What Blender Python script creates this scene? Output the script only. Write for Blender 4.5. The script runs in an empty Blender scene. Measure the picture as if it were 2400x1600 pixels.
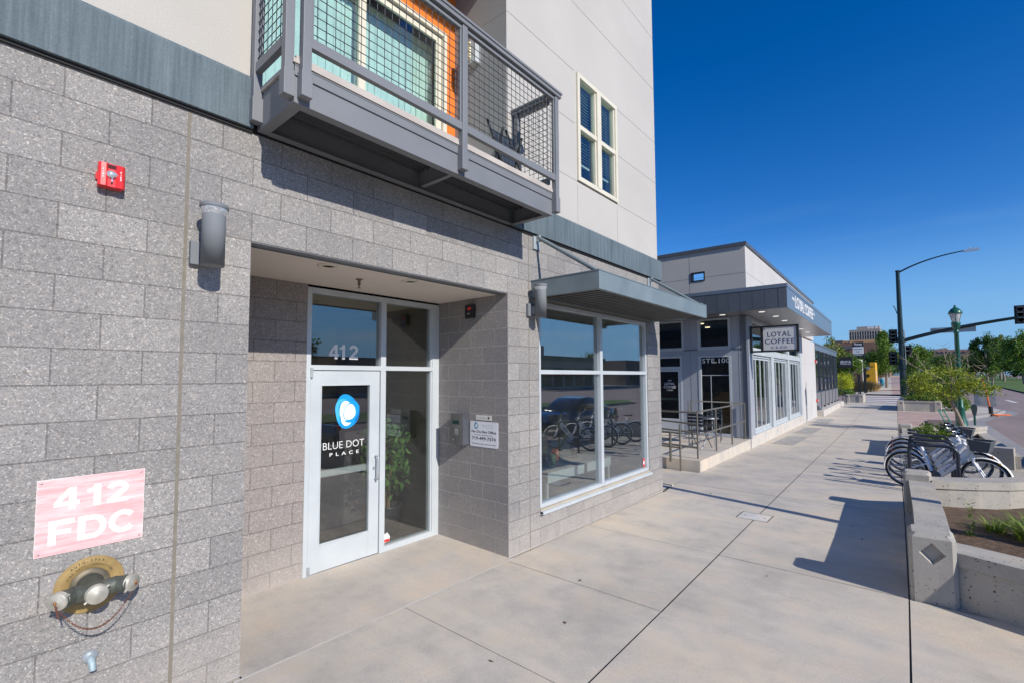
import bpy, bmesh, math, random
from mathutils import Vector, Matrix, noise
sc = bpy.context.scene
C = sc.collection
rad = math.radians
# ---------------------------------------------------------------- camera
cam = bpy.data.cameras.new('camera'); camo = bpy.data.objects.new('camera', cam); C.objects.link(camo)
YAW, PIT, ROL = 0.709143637, 0.0572966283, -0.00385000278
def cam_rot(yaw, pit, rol):
    f = Vector((math.cos(yaw)*math.cos(pit), math.sin(yaw)*math.cos(pit), math.sin(pit)))
    r = Vector((math.sin(yaw), -math.cos(yaw), 0)); u = r.cross(f)
    c, s = math.cos(rol), math.sin(rol)
    r2 = c*r + s*u; u2 = -s*r + c*u
    m = Matrix((r2, u2, -f)).transposed()
    return m
camo.matrix_world = Matrix.Translation((0, -3.58058, 2.06627)) @ cam_rot(YAW, PIT, ROL).to_4x4()
cam.sensor_width = 36; cam.lens = 1110.811/2400*36
cam.shift_x = (1200-1186.0663)/2400; cam.shift_y = (819.9916-800)/2400
cam.clip_start = .05; cam.clip_end = 4000
sc.camera = camo
# ---------------------------------------------------------------- light
LDIR = Vector((.207, 1, -.608)).normalized()
w = bpy.data.worlds.new('World'); sc.world = w; w.use_nodes = True
nt = w.node_tree; nd = nt.nodes; bg = nd['Background']
sky = nd.new('ShaderNodeTexSky'); sky.sky_type = 'NISHITA'; sky.sun_disc = False
sky.sun_elevation = math.asin(-LDIR.z); sky.sun_rotation = math.atan2(-LDIR.x, -LDIR.y)
sky.altitude = 1800; sky.air_density = 1.0; sky.dust_density = .35; sky.ozone_density = 2.2
hs = nd.new('ShaderNodeHueSaturation'); hs.inputs['Saturation'].default_value = 1.42; hs.inputs['Value'].default_value = 1.07; hs.inputs['Hue'].default_value = .512
nt.links.new(sky.outputs[0], hs.inputs['Color'])
# thin cirrus low over the horizon, part of the sky
tc = nd.new('ShaderNodeTexCoord'); mp = nd.new('ShaderNodeMapping'); mp.inputs['Scale'].default_value = (1.6, 1.6, 14)
nz = nd.new('ShaderNodeTexNoise'); nz.inputs['Scale'].default_value = 2.2; nz.inputs['Detail'].default_value = 6
nt.links.new(tc.outputs['Generated'], mp.inputs[0]); nt.links.new(mp.outputs[0], nz.inputs['Vector'])
mr = nd.new('ShaderNodeMapRange'); mr.inputs[1].default_value = .5; mr.inputs[2].default_value = .8
nt.links.new(nz.outputs[0], mr.inputs[0])
sp = nd.new('ShaderNodeSeparateXYZ'); nt.links.new(tc.outputs['Generated'], sp.inputs[0])
band = nd.new('ShaderNodeMapRange'); band.inputs[1].default_value = .38; band.inputs[2].default_value = .05; nt.links.new(sp.outputs[2], band.inputs[0])
mm = nd.new('ShaderNodeMath'); mm.operation = 'MULTIPLY'; nt.links.new(mr.outputs[0], mm.inputs[0]); nt.links.new(band.outputs[0], mm.inputs[1])
sid = nd.new('ShaderNodeMapRange'); sid.inputs[1].default_value = -.2; sid.inputs[2].default_value = -.5; sid.inputs[3].default_value = .12; sid.inputs[4].default_value = 1; nt.links.new(sp.outputs[1], sid.inputs[0])
mm2 = nd.new('ShaderNodeMath'); mm2.operation = 'MULTIPLY'; nt.links.new(mm.outputs[0], mm2.inputs[0]); nt.links.new(sid.outputs[0], mm2.inputs[1])
hz = nd.new('ShaderNodeMapRange'); hz.interpolation_type = 'SMOOTHSTEP'; hz.inputs[1].default_value = .27; hz.inputs[2].default_value = 0; hz.inputs[3].default_value = 0; hz.inputs[4].default_value = .95; nt.links.new(sp.outputs[2], hz.inputs[0])
hm = nd.new('ShaderNodeMix'); hm.data_type = 'RGBA'; hm.inputs[7].default_value = (1.25, 2.95, 5.3, 1); nt.links.new(hz.outputs[0], hm.inputs[0]); nt.links.new(hs.outputs[0], hm.inputs[6])
mx = nd.new('ShaderNodeMix'); mx.data_type = 'RGBA'; mx.inputs[7].default_value = (3.4, 4.3, 5.6, 1)
nt.links.new(mm2.outputs[0], mx.inputs[0]); nt.links.new(hm.outputs[2], mx.inputs[6]); nt.links.new(mx.outputs[2], bg.inputs[0])
bg.inputs[1].default_value = .13
sun = bpy.data.lights.new('sun', 'SUN'); sun.energy = 4.5; sun.angle = rad(.5); sun.color = (1, .945, .865)
suno = bpy.data.objects.new('sun', sun); C.objects.link(suno)
suno.rotation_mode = 'QUATERNION'; suno.rotation_quaternion = LDIR.to_track_quat('-Z', 'Y'); suno.location = (0, -30, 30)
sc.view_settings.view_transform = 'Standard'; sc.view_settings.look = 'None'; sc.view_settings.exposure = .14; sc.view_settings.gamma = 1
sc.cycles.max_bounces = 8; sc.cycles.transparent_max_bounces = 24
# ---------------------------------------------------------------- ground height
def G(x):
    if x < -10: return .125
    if x < 24: return .05-.0075*x
    if x < 90: return -.13
    return min(-.13+.012*(x-90), 2.5)
# ---------------------------------------------------------------- mesh builder
class MB:
    def __init__(s): s.v = []; s.f = []; s.sm = []
    def add(s, vs, fs, T=None, smooth=False):
        n = len(s.v)
        s.v += [tuple(T @ Vector(p)) if T is not None else tuple(p) for p in vs]
        s.f += [tuple(n+i for i in f) for f in fs]; s.sm += [smooth]*len(fs)
        return s
    def box(s, x0, x1, y0, y1, z0, z1, T=None):
        vs = [(x, y, z) for x in (x0, x1) for y in (y0, y1) for z in (z0, z1)]
        return s.add(vs, [(0,1,3,2),(4,6,7,5),(0,4,5,1),(2,3,7,6),(0,2,6,4),(1,5,7,3)], T)
    def quad(s, a, b, c, d, T=None): return s.add([a, b, c, d], [(0,1,2,3)], T)
    def prism(s, pts, y0, y1, T=None, axis='y', smooth=False):
        # outline pts (a, b) extruded; axis y: a=x b=z ; axis x: a=y b=z ; axis z: a=x b=y
        n = len(pts)
        def P(p, d): return (p[0], d, p[1]) if axis == 'y' else ((d, p[0], p[1]) if axis == 'x' else (p[0], p[1], d))
        vs = [P(p, y0) for p in pts]+[P(p, y1) for p in pts]
        s.add(vs, [tuple(range(n))[::-1], tuple(range(n, 2*n))], T)
        s.add(vs, [(i, (i+1) % n, n+(i+1) % n, n+i) for i in range(n)], T, smooth)
        return s
    def tube(s, pts, r, n=8, T=None, closed=False, caps=True):
        pts = [Vector(p) for p in pts]; m = len(pts); rs = r if isinstance(r, (list, tuple)) else [r]*m
        vs = []; up = None
        for i, p in enumerate(pts):
            if closed: t = (pts[(i+1) % m]-pts[i-1])
            else: t = (pts[min(i+1, m-1)]-pts[max(i-1, 0)])
            t.normalize()
            if up is None: up = t.orthogonal().normalized()
            else:
                up = (up-t*up.dot(t))
                up = up.normalized() if up.length > 1e-6 else t.orthogonal().normalized()
            b = t.cross(up)
            for k in range(n):
                a = 2*math.pi*k/n; vs.append(p+(up*math.cos(a)+b*math.sin(a))*rs[i])
        fs = []
        for i in range(m if closed else m-1):
            j = (i+1) % m
            for k in range(n):
                l = (k+1) % n; fs.append((i*n+k, i*n+l, j*n+l, j*n+k))
        s.add(vs, fs, T, True)
        if caps and not closed:
            s.add(vs[:n], [tuple(range(n))[::-1]], T); s.add(vs[-n:], [tuple(range(n))], T)
        return s
    def lathe(s, prof, n=20, T=None, smooth=True):
        vs = []
        for (r, z) in prof:
            for k in range(n):
                a = 2*math.pi*k/n; vs.append((r*math.cos(a), r*math.sin(a), z))
        fs = []
        for i in range(len(prof)-1):
            for k in range(n):
                l = (k+1) % n; fs.append((i*n+k, i*n+l, (i+1)*n+l, (i+1)*n+k))
        s.add(vs, fs, T, smooth)
        for i, rev in ((0, True), (len(prof)-1, False)):
            if prof[i][0] > 1e-4:
                q = vs[i*n:(i+1)*n]; s.add(q, [tuple(range(n))[::-1] if rev else tuple(range(n))], T)
        return s
    def ico(s, c, r, sub=2, T=None, jit=0, sc3=(1,1,1)):
        bm = bmesh.new(); bmesh.ops.create_icosphere(bm, subdivisions=sub, radius=1)
        vs = []
        for v in bm.verts:
            q = v.co.copy(); k = 1+(noise.noise(q*2.3+Vector(c))*jit if jit else 0)
            vs.append((c[0]+q.x*r*k*sc3[0], c[1]+q.y*r*k*sc3[1], c[2]+q.z*r*k*sc3[2]))
        fs = [tuple(v.index for v in f.verts) for f in bm.faces]; bm.free()
        return s.add(vs, fs, T, True)
def mesh_of(name, mb, mats, T=None, fixn=True):
    me = bpy.data.meshes.new(name)
    vs = mb.v if T is None else [tuple(T @ Vector(p)) for p in mb.v]
    me.from_pydata(vs, [], mb.f)
    for m in (mats if isinstance(mats, (list, tuple)) else [mats]): me.materials.append(m)
    me.polygons.foreach_set('use_smooth', mb.sm)
    if fixn and len(mb.f) < 60000:
        bm = bmesh.new(); bm.from_mesh(me); bmesh.ops.recalc_face_normals(bm, faces=bm.faces[:]); bm.to_mesh(me); bm.free()
    me.update(); return me
def tag(o, label=None, cat=None, group=None, kind=None):
    if label: o['label'] = label
    if cat: o['category'] = cat
    if group: o['group'] = group
    if kind: o['kind'] = kind
    return o
def thing(name, label, cat, loc=(0,0,0), rotz=0, group=None):
    o = bpy.data.objects.new(name, None); C.objects.link(o); o.empty_display_size = .1
    o.location = loc; o.rotation_euler = (0, 0, rotz)
    return tag(o, label, cat, group)
def PM(o):   # world matrix of a (possibly nested) parent that has only loc/rotz, sub-parts share their part's frame
    m = Matrix.Translation(o.location) @ o.rotation_euler.to_matrix().to_4x4()
    return PM(o.parent) @ m if o.parent else m
def obj(name, mb, mat, parent=None, world=True, bevel=0, fixn=True):
    """one mesh object. world=True: the builder holds world coordinates, else the parent's own"""
    T = None
    if parent is not None and world: T = PM(parent).inverted()
    if parent is None:
        xs = [p[0] for p in mb.v]; ys = [p[1] for p in mb.v]; zs = [p[2] for p in mb.v]
        c = Vector(((min(xs)+max(xs))/2, (min(ys)+max(ys))/2, min(zs))); T = Matrix.Translation(-c)
    o = bpy.data.objects.new(name, mesh_of(name, mb, mat, T, fixn)); C.objects.link(o)
    if parent is not None: o.parent = parent
    else: o.location = c
    if bevel:
        b = o.modifiers.new('bevel', 'BEVEL'); b.width = bevel; b.segments = 2; b.limit_method = 'ANGLE'; b.angle_limit = rad(50)
    return o
def struct(name, mb, mat, **k):
    o = obj(name, mb, mat, None, **k); o['kind'] = 'structure'; return o
def dup(root, loc=None, rotz=None, label=None, group=None):
    def cp(o, par):
        c = o.copy(); C.objects.link(c)
        if par is not None: c.parent = par
        for ch in list(o.children): cp(ch, c)
        return c
    r = cp(root, None)
    if loc is not None: r.location = loc
    if rotz is not None: r.rotation_euler = (0, 0, rotz)
    if label: r['label'] = label
    if group: r['group'] = group
    return r
TXT = {}
def text(mb, s, size, T, depth=.002, bold=0.0, align='CENTER', squeeze=1.0, spacing=1.0, fit=None):
    """flat lettering; local x right, z up, facing -y, placed by T. size = cap height. fit = (width) to stretch to"""
    key = (s, bold, spacing, align)
    if key not in TXT:
        cu = bpy.data.curves.new('t', 'FONT'); cu.body = s; cu.size = 1; cu.offset = bold; cu.extrude = 0
        cu.align_x = 'LEFT'; cu.space_character = spacing; cu.resolution_u = 3
        to = bpy.data.objects.new('t', cu); C.objects.link(to); dg = bpy.context.evaluated_depsgraph_get()
        me = to.evaluated_get(dg).to_mesh()
        TXT[key] = ([tuple(v.co) for v in me.vertices], [tuple(p.vertices) for p in me.polygons])
        to.evaluated_get(dg).to_mesh_clear(); bpy.data.objects.remove(to); bpy.data.curves.remove(cu)
    vs, fs = TXT[key]
    xs = [v[0] for v in vs]; x0, x1 = min(xs), max(xs); k = size/.729
    kx = k*squeeze if fit is None else fit/(x1-x0)
    off = {'CENTER': -(x0+x1)/2, 'LEFT': -x0, 'RIGHT': -x1}[align]
    v2 = [((v[0]+off)*kx, -depth, v[1]*k) for v in vs]
    # give it thickness: front face + a rim down to the surface
    mb.add(v2, fs, T)
    edges = {}
    for f in fs:
        for i in range(len(f)):
            e = (f[i], f[(i+1) % len(f)]); q = (min(e), max(e)); edges[q] = edges.get(q, 0)+1
    rim = [e for e, c in edges.items() if c == 1]
    for a, b in rim:
        A, B = v2[a], v2[b]
        mb.add([A, B, (B[0], 0, B[2]), (A[0], 0, A[2])], [(0,1,2,3)], T)
def ribbon(mb, pts, w, T, y=-.001):
    P2 = [Vector((p[0], 0, p[1])) for p in pts]; L = []; R2 = []
    for i, p in enumerate(P2):
        a = (P2[i]-P2[i-1]).normalized() if i else (P2[1]-P2[0]).normalized(); b = (P2[i+1]-P2[i]).normalized() if i < len(P2)-1 else a
        n1 = Vector((-a.z, 0, a.x)); n2 = Vector((-b.z, 0, b.x)); n = (n1+n2).normalized(); k = min(1/max(n.dot(n1), .4), 1.8)*w/2; L.append(p+n*k); R2.append(p-n*k)
    for i in range(len(P2)-1):
        y2 = y-.00002*i; mb.add([(q.x, y2, q.z) for q in (L[i], L[i+1], R2[i+1], R2[i])], [(0,1,2,3)], T)
def bigglyph(mb, ch, h, wd, T, st=.2):
    """heavy grotesque figures and capitals, lower left at T, height h, width wd"""
    s = h*st; H = h; A = lambda cx, cz, rx, rz, a0, a1, n=14: [(cx+rx*math.cos(rad(a0+(a1-a0)*i/n)), cz+rz*math.sin(rad(a0+(a1-a0)*i/n))) for i in range(n+1)]
    if ch == '4': ribbon(mb, [(wd*.72, 0), (wd*.72, H)], s*1.05, T); ribbon(mb, [(wd*.62, H-s*.35), (s*.45, H*.36)], s*.8, T, -.0011); ribbon(mb, [(0, H*.28), (wd, H*.28)], s*.85, T, -.0012)
    elif ch == '1': ribbon(mb, [(wd*.68, 0), (wd*.68, H)], s*1.1, T); ribbon(mb, [(wd*.1, H*.72), (wd*.5, H*.78), (wd*.66, H*.98)], s*.75, T, -.0011)
    elif ch == '2': ribbon(mb, A(wd*.5, H*.69, wd*.5-s*.5, H*.31-s*.45, 175, -35)+[(wd*.48, H*.34), (s*.6, s*.5)], s, T); ribbon(mb, [(s*.08, s*.42), (wd, s*.42)], s*.84, T, -.0011)
    elif ch == 'F': ribbon(mb, [(s*.5, 0), (s*.5, H)], s, T); ribbon(mb, [(0, H-s*.42), (wd, H-s*.42)], s*.84, T, -.0011); ribbon(mb, [(0, H*.5), (wd*.88, H*.5)], s*.8, T, -.0012)
    elif ch == 'D': ribbon(mb, [(s*.5, 0), (s*.5, H)], s, T); ribbon(mb, [(s*.3, H-s*.42), (wd*.5, H-s*.42)]+A(wd*.52, H*.5, wd*.48-s*.5, H*.5-s*.42, 85, -85)+[(wd*.5, s*.42), (s*.3, s*.42)], s*.9, T, -.0011)
    elif ch == 'C': ribbon(mb, A(wd*.5, H*.5, wd*.5-s*.45, H*.5-s*.42, 38, 322, 24), s*.92, T)
def TF(x, y, z): return Matrix.Translation((x, y, z))          # facing -y (the street)
def TS(x, y, z): return Matrix.Translation((x, y, z)) @ Matrix.Rotation(-math.pi/2, 4, 'Z')   # facing -x
def holed(mb, a0, a1, z0, z1, holes, thick, P, edges=True):
    """wall plane a*z with rectangular holes; P(a, d, z) -> xyz, d = depth into the wall"""
    A = sorted({a0, a1}|{min(max(h[i], a0), a1) for h in holes for i in (0, 1)}); Z = sorted({z0, z1}|{min(max(h[i], z0), z1) for h in holes for i in (2, 3)})
    def solid(i, j):
        if i < 0 or j < 0 or i >= len(A)-1 or j >= len(Z)-1: return False
        x = (A[i]+A[i+1])/2; z = (Z[j]+Z[j+1])/2
        return not any(h[0] < x < h[1] and h[2] < z < h[3] for h in holes)
    for i in range(len(A)-1):
        for j in range(len(Z)-1):
            if not solid(i, j): continue
            a, b, c, d = A[i], A[i+1], Z[j], Z[j+1]
            mb.quad(P(a,0,c), P(b,0,c), P(b,0,d), P(a,0,d)); mb.quad(P(a,thick,c), P(a,thick,d), P(b,thick,d), P(b,thick,c))
            for (di, dj, p, q) in ((-1,0,(a,c),(a,d)), (1,0,(b,d),(b,c)), (0,-1,(b,c),(a,c)), (0,1,(a,d),(b,d))):
                if not solid(i+di, j+dj): mb.quad(P(p[0],0,p[1]), P(q[0],0,q[1]), P(q[0],thick,q[1]), P(p[0],thick,p[1]))
    return mb
# ---------------------------------------------------------------- materials
def newmat(name):
    m = bpy.data.materials.new(name); m.use_nodes = True; t = m.node_tree; b = t.nodes['Principled BSDF']
    return m, t, b
def N(t, kind, **kw):
    n = t.nodes.new('ShaderNode'+kind)
    for k, v in kw.items():
        if k in n.inputs: n.inputs[k].default_value = v
        else: setattr(n, k, v)
    return n
def ramp(t, src, stops):
    r = t.nodes.new('ShaderNodeValToRGB'); e = r.color_ramp.elements
    while len(e) < len(stops): e.new(.5)
    for i, (p, c) in enumerate(stops):
        e[i].position = p; e[i].color = (c[0], c[1], c[2], 1) if isinstance(c, (tuple, list)) else (c, c, c, 1)
    t.links.new(src, r.inputs[0]); return r
def mixc(t, fac, a, b, blend='MIX'):
    m = t.nodes.new('ShaderNodeMix'); m.data_type = 'RGBA'; m.blend_type = blend
    for s, i in ((fac, 0), (a, 6), (b, 7)):
        if hasattr(s, 'is_linked'): t.links.new(s, m.inputs[i])
        elif i == 0: m.inputs[0].default_value = s
        else: m.inputs[i].default_value = (s[0], s[1], s[2], 1)
    return m.outputs[2]
def coords(t, scale=(1,1,1), loc=(0,0,0), kind='Object'):
    c = t.nodes.new('ShaderNodeTexCoord'); m = t.nodes.new('ShaderNodeMapping'); m.inputs['Scale'].default_value = scale; m.inputs['Location'].default_value = loc
    t.links.new(c.outputs[kind], m.inputs[0]); return m.outputs[0]
def noisen(t, vec, scale, detail=4, rough=.55):
    n = N(t, 'TexNoise', Scale=scale, Detail=detail, Roughness=rough); t.links.new(vec, n.inputs['Vector']); return n.outputs[0]
def bump(t, b, h, strength=.3, dist=.002):
    n = N(t, 'Bump', Strength=strength, Distance=dist); t.links.new(h, n.inputs['Height']); t.links.new(n.outputs[0], b.inputs['Normal'])
def mat(name, col, rough=.55, metal=0., var=.12, vs=3., fine=0., fs=90., bmp=0., bd=.002, spec=.5, coat=0.):
    """paint / metal / plastic with slight uneven tone"""
    m, t, b = newmat(name); v = coords(t)
    n1 = noisen(t, v, vs)
    lo = [c*(1-var) for c in col]; hi = [min(c*(1+var), 1) for c in col]
    c = ramp(t, n1, [(.3, lo), (.7, hi)]).outputs[0]
    if fine:
        n2 = noisen(t, v, fs, 2, .7); f = ramp(t, n2, [(.25, 1-fine), (.75, 1+fine*.6)]).outputs[0]; c = mixc(t, 1., c, f, 'MULTIPLY')
        if bmp: bump(t, b, n2, bmp, bd)
    elif bmp: bump(t, b, n1, bmp, bd)
    t.links.new(c, b.inputs['Base Color']); b.inputs['Metallic'].default_value = metal; b.inputs['Specular IOR Level'].default_value = spec
    r = ramp(t, n1, [(.2, max(rough-.08, .03)), (.8, min(rough+.08, 1))]); t.links.new(r.outputs[0], b.inputs['Roughness'])
    if coat: b.inputs['Coat Weight'].default_value = coat
    return m
def emis(name, col, s):
    m, t, b = newmat(name); b.inputs['Base Color'].default_value = (*col, 1); b.inputs['Emission Color'].default_value = (*col, 1); b.inputs['Emission Strength'].default_value = s; return m
def glassmat(name, tint=(.82,.88,.86), f0=.13, rough=0.0, dirt=.015):
    m, t, b = newmat(name); t.nodes.remove(b); out = t.nodes['Material Output']
    tr = N(t, 'BsdfTransparent'); tr.inputs[0].default_value = (*tint, 1)
    gl = N(t, 'BsdfGlossy'); gl.inputs['Roughness'].default_value = rough; gl.inputs[0].default_value = (.96,.98,1,1)
    df = N(t, 'BsdfDiffuse'); df.inputs[0].default_value = (.5,.5,.5,1)
    ge = N(t, 'NewGeometry'); dp = N(t, 'VectorMath', operation='DOT_PRODUCT'); t.links.new(ge.outputs['Normal'], dp.inputs[0]); t.links.new(ge.outputs['Incoming'], dp.inputs[1])
    ab = N(t, 'Math', operation='ABSOLUTE'); t.links.new(dp.outputs['Value'], ab.inputs[0]); om = N(t, 'Math', operation='SUBTRACT'); om.inputs[0].default_value = 1.; t.links.new(ab.outputs[0], om.inputs[1])
    pw = N(t, 'Math', operation='POWER'); t.links.new(om.outputs[0], pw.inputs[0]); pw.inputs[1].default_value = 5.
    fr = N(t, 'Math', operation='MULTIPLY_ADD'); t.links.new(pw.outputs[0], fr.inputs[0]); fr.inputs[1].default_value = 1-f0; fr.inputs[2].default_value = f0
    mx = N(t, 'MixShader'); t.links.new(fr.outputs[0], mx.inputs[0]); t.links.new(tr.outputs[0], mx.inputs[1]); t.links.new(gl.outputs[0], mx.inputs[2])
    m2 = N(t, 'MixShader'); nn = noisen(t, coords(t), 3, 5); r = ramp(t, nn, [(.35, 0), (.8, dirt)]); t.links.new(r.outputs[0], m2.inputs[0])
    t.links.new(mx.outputs[0], m2.inputs[1]); t.links.new(df.outputs[0], m2.inputs[2]); t.links.new(m2.outputs[0], out.inputs[0]); return m
def blockmat(name, axis, col1, col2, ox=.954, mortar=(.2,.19,.19), W=.4064, H=.2032, msz=.0045, spk=1.0):
    m, t, b = newmat(name); c = N(t, 'TexCoord'); s = N(t, 'SeparateXYZ'); t.links.new(c.outputs['Object'], s.inputs[0])
    cb = N(t, 'CombineXYZ'); sub = N(t, 'Math', operation='SUBTRACT'); sub.inputs[1].default_value = ox
    t.links.new(s.outputs[axis], sub.inputs[0]); t.links.new(sub.outputs[0], cb.inputs[0]); t.links.new(s.outputs[2], cb.inputs[1])
    br = N(t, 'TexBrick', Scale=1.0, offset=.5, offset_frequency=2, squash=1.0)
    br.inputs['Mortar Size'].default_value = msz; br.inputs['Mortar Smooth'].default_value = .25; br.inputs['Brick Width'].default_value = W; br.inputs['Row Height'].default_value = H; br.inputs['Bias'].default_value = 0
    br.inputs['Color1'].default_value = (*col1, 1); br.inputs['Color2'].default_value = (*col2, 1); br.inputs['Mortar'].default_value = (*mortar, 1)
    t.links.new(cb.outputs[0], br.inputs['Vector'])
    vo = N(t, 'TexVoronoi', Scale=165.); t.links.new(c.outputs['Object'], vo.inputs['Vector'])
    sp_ = N(t, 'SeparateColor'); t.links.new(vo.outputs['Color'], sp_.inputs[0])
    f = ramp(t, sp_.outputs[0], [(0, (1-.42*spk,)*3), (.16, (1-.22*spk,)*3), (.3, (.97,.97,.97)), (.8, (1.03,1.0,.98)), (.93, (1+.35*spk,)*3), (1, (1+.9*spk,)*3)]).outputs[0]
    vo2 = N(t, 'TexVoronoi', Scale=70.); t.links.new(c.outputs['Object'], vo2.inputs['Vector']); sp2 = N(t, 'SeparateColor'); t.links.new(vo2.outputs['Color'], sp2.inputs[0])
    f2 = ramp(t, sp2.outputs[1], [(0, (.8,)*3), (.12, (1,)*3), (.9, (1,)*3), (.97, (1.25,1.2,1.15))]).outputs[0]
    c1 = mixc(t, 1., br.outputs[0], f, 'MULTIPLY'); c1 = mixc(t, 1., c1, f2, 'MULTIPLY')
    n = noisen(t, c.outputs['Object'], .9, 5); g2 = ramp(t, n, [(.3, (.9,.9,.92)), (.7, (1.08,1.07,1.05))]).outputs[0]; c1 = mixc(t, 1., c1, g2, 'MULTIPLY')
    # paler, warmer tone towards the foot, broken up by noise
    zz = N(t, 'MapRange'); zz.inputs[1].default_value = .55; zz.inputs[2].default_value = -.05; t.links.new(s.outputs[2], zz.inputs[0])
    n3 = noisen(t, c.outputs['Object'], 4.5, 5); mu = N(t, 'Math', operation='MULTIPLY'); t.links.new(zz.outputs[0], mu.inputs[0]); t.links.new(n3, mu.inputs[1])
    c1 = mixc(t, mu.outputs[0], c1, (.47,.42,.37))
    t.links.new(c1, b.inputs['Base Color']); b.inputs['Roughness'].default_value = .85; b.inputs['Specular IOR Level'].default_value = .25
    # height: mortar is recessed, aggregate slightly rough
    hm = N(t, 'Math', operation='MULTIPLY_ADD'); t.links.new(br.outputs['Fac'], hm.inputs[0]); hm.inputs[1].default_value = -1.; 
    nf = N(t, 'Math', operation='MULTIPLY'); t.links.new(sp_.outputs[1], nf.inputs[0]); nf.inputs[1].default_value = .16; t.links.new(nf.outputs[0], hm.inputs[2])
    bump(t, b, hm.outputs[0], 1., .005)
    return m
def stucco(name, col, bd=.0025):
    m, t, b = newmat(name); v = coords(t)
    n1 = noisen(t, v, .8, 4); n2 = noisen(t, v, 110, 3, .7)
    c = ramp(t, n1, [(.3, [k*.94 for k in col]), (.7, [min(k*1.04, .9) for k in col])]).outputs[0]
    f = ramp(t, n2, [(.3, .86), (.7, 1.06)]).outputs[0]; c = mixc(t, 1., c, f, 'MULTIPLY')
    t.links.new(c, b.inputs['Base Color']); b.inputs['Roughness'].default_value = .9; b.inputs['Specular IOR Level'].default_value = .2
    bump(t, b, n2, .5, bd); return m
def concrete(name, col, warm=(1.04,.995,.93), bd=.0015, pits=0.):
    m, t, b = newmat(name); v = coords(t)
    n1 = noisen(t, v, .55, 6, .6); n2 = noisen(t, v, 2.6, 6, .65); n3 = noisen(t, v, 130, 3, .7); n4 = noisen(t, coords(t, (3.2,.7,1)), 1.6, 5, .6)
    c = ramp(t, n1, [(.34, [k*.86 for k in col]), (.5, col), (.64, [k*w_*1.05 for k, w_ in zip(col, warm)])]).outputs[0]
    c = mixc(t, 1., c, ramp(t, n2, [(.3, (.84,.85,.87)), (.5, (1,1,1)), (.68, (1.09,1.03,.96))]).outputs[0], 'MULTIPLY')
    c = mixc(t, 1., c, ramp(t, n4, [(.3, .93), (.7, 1.04)]).outputs[0], 'MULTIPLY')
    c = mixc(t, 1., c, ramp(t, n3, [(.3, .82), (.7, 1.11)]).outputs[0], 'MULTIPLY')
    # scattered dark spots and gum marks
    vo = N(t, 'TexVoronoi', Scale=2.1); t.links.new(v, vo.inputs['Vector']); sp_ = ramp(t, vo.outputs['Distance'], [(.008, .6), (.022, 1)]).outputs[0]
    c = mixc(t, 1., c, sp_, 'MULTIPLY')
    h = n3
    if pits:
        vp = N(t, 'TexVoronoi', Scale=pits); vv = N(t, 'VectorMath', operation='ADD'); t.links.new(v, vv.inputs[0]); nv = N(t, 'TexNoise', Scale=14.); t.links.new(v, nv.inputs['Vector']); 
        sc_ = N(t, 'VectorMath', operation='SCALE'); sc_.inputs['Scale'].default_value = .05; t.links.new(nv.outputs['Color'], sc_.inputs[0]); t.links.new(sc_.outputs[0], vv.inputs[1]); t.links.new(vv.outputs[0], vp.inputs['Vector'])
        pr = ramp(t, vp.outputs['Distance'], [(.13, .2), (.2, 1)]).outputs[0]
        msk = ramp(t, noisen(t, v, 3.3, 2), [(.42, 0), (.52, 1)]).outputs[0]
        pr = mixc(t, msk, (1,1,1), pr)
        c = mixc(t, 1., c, pr, 'MULTIPLY'); hh = N(t, 'Math', operation='ADD'); t.links.new(pr, hh.inputs[0]); t.links.new(n3, hh.inputs[1]); h = hh.outputs[0]
    t.links.new(c, b.inputs['Base Color']); b.inputs['Roughness'].default_value = .82; b.inputs['Specular IOR Level'].default_value = .3
    bump(t, b, h, .5, bd); return m
def leafmat(name, lo, hi, trans=.25):
    m, t, b = newmat(name); g = N(t, 'NewGeometry'); r = ramp(t, g.outputs['Random Per Island'], [(0, lo), (.55, [(a+c)/2 for a, c in zip(lo, hi)]), (1, hi)])
    t.links.new(r.outputs[0], b.inputs['Base Color']); b.inputs['Roughness'].default_value = .55; b.inputs['Specular IOR Level'].default_value = .35
    tl = N(t, 'BsdfTranslucent'); mu = mixc(t, 1., r.outputs[0], (1.3,1.5,.5), 'MULTIPLY'); t.links.new(mu, tl.inputs[0]); mx_ = N(t, 'MixShader'); mx_.inputs[0].default_value = trans
    t.links.new(b.outputs[0], mx_.inputs[1]); t.links.new(tl.outputs[0], mx_.inputs[2]); t.links.new(mx_.outputs[0], t.nodes['Material Output'].inputs[0]); return m
def streakmat(name, col, hi):
    m, t, b = newmat(name); n1 = noisen(t, coords(t, (14,14,.5)), 2.2, 5, .7); n2 = noisen(t, coords(t), 120, 2, .7)
    nb = noisen(t, coords(t), 1.3, 3)
    c = ramp(t, n1, [(.35, col), (.62, [(a+c)/2 for a, c in zip(col, hi)]), (.8, hi)]).outputs[0]
    c = mixc(t, 1., c, ramp(t, n2, [(.3, .84), (.7, 1.1)]).outputs[0], 'MULTIPLY'); c = mixc(t, 1., c, ramp(t, nb, [(.3, .88), (.7, 1.1)]).outputs[0], 'MULTIPLY')
    t.links.new(c, b.inputs['Base Color']); b.inputs['Roughness'].default_value = .8; bump(t, b, n2, .4, .002); return m
K = {}
K['block'] = blockmat('facade_block', 0, (.245,.239,.232), (.305,.296,.285), mortar=(.185,.178,.172), spk=.85, msz=.0036)
K['block_side'] = blockmat('recess_block', 1, (.25,.24,.235), (.28,.265,.255), ox=0, mortar=(.42,.41,.40), spk=.55)
K['block_back'] = blockmat('recess_back_block', 0, (.27,.25,.24), (.30,.275,.26), ox=1.05, mortar=(.22,.2,.19), spk=.7)
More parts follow.
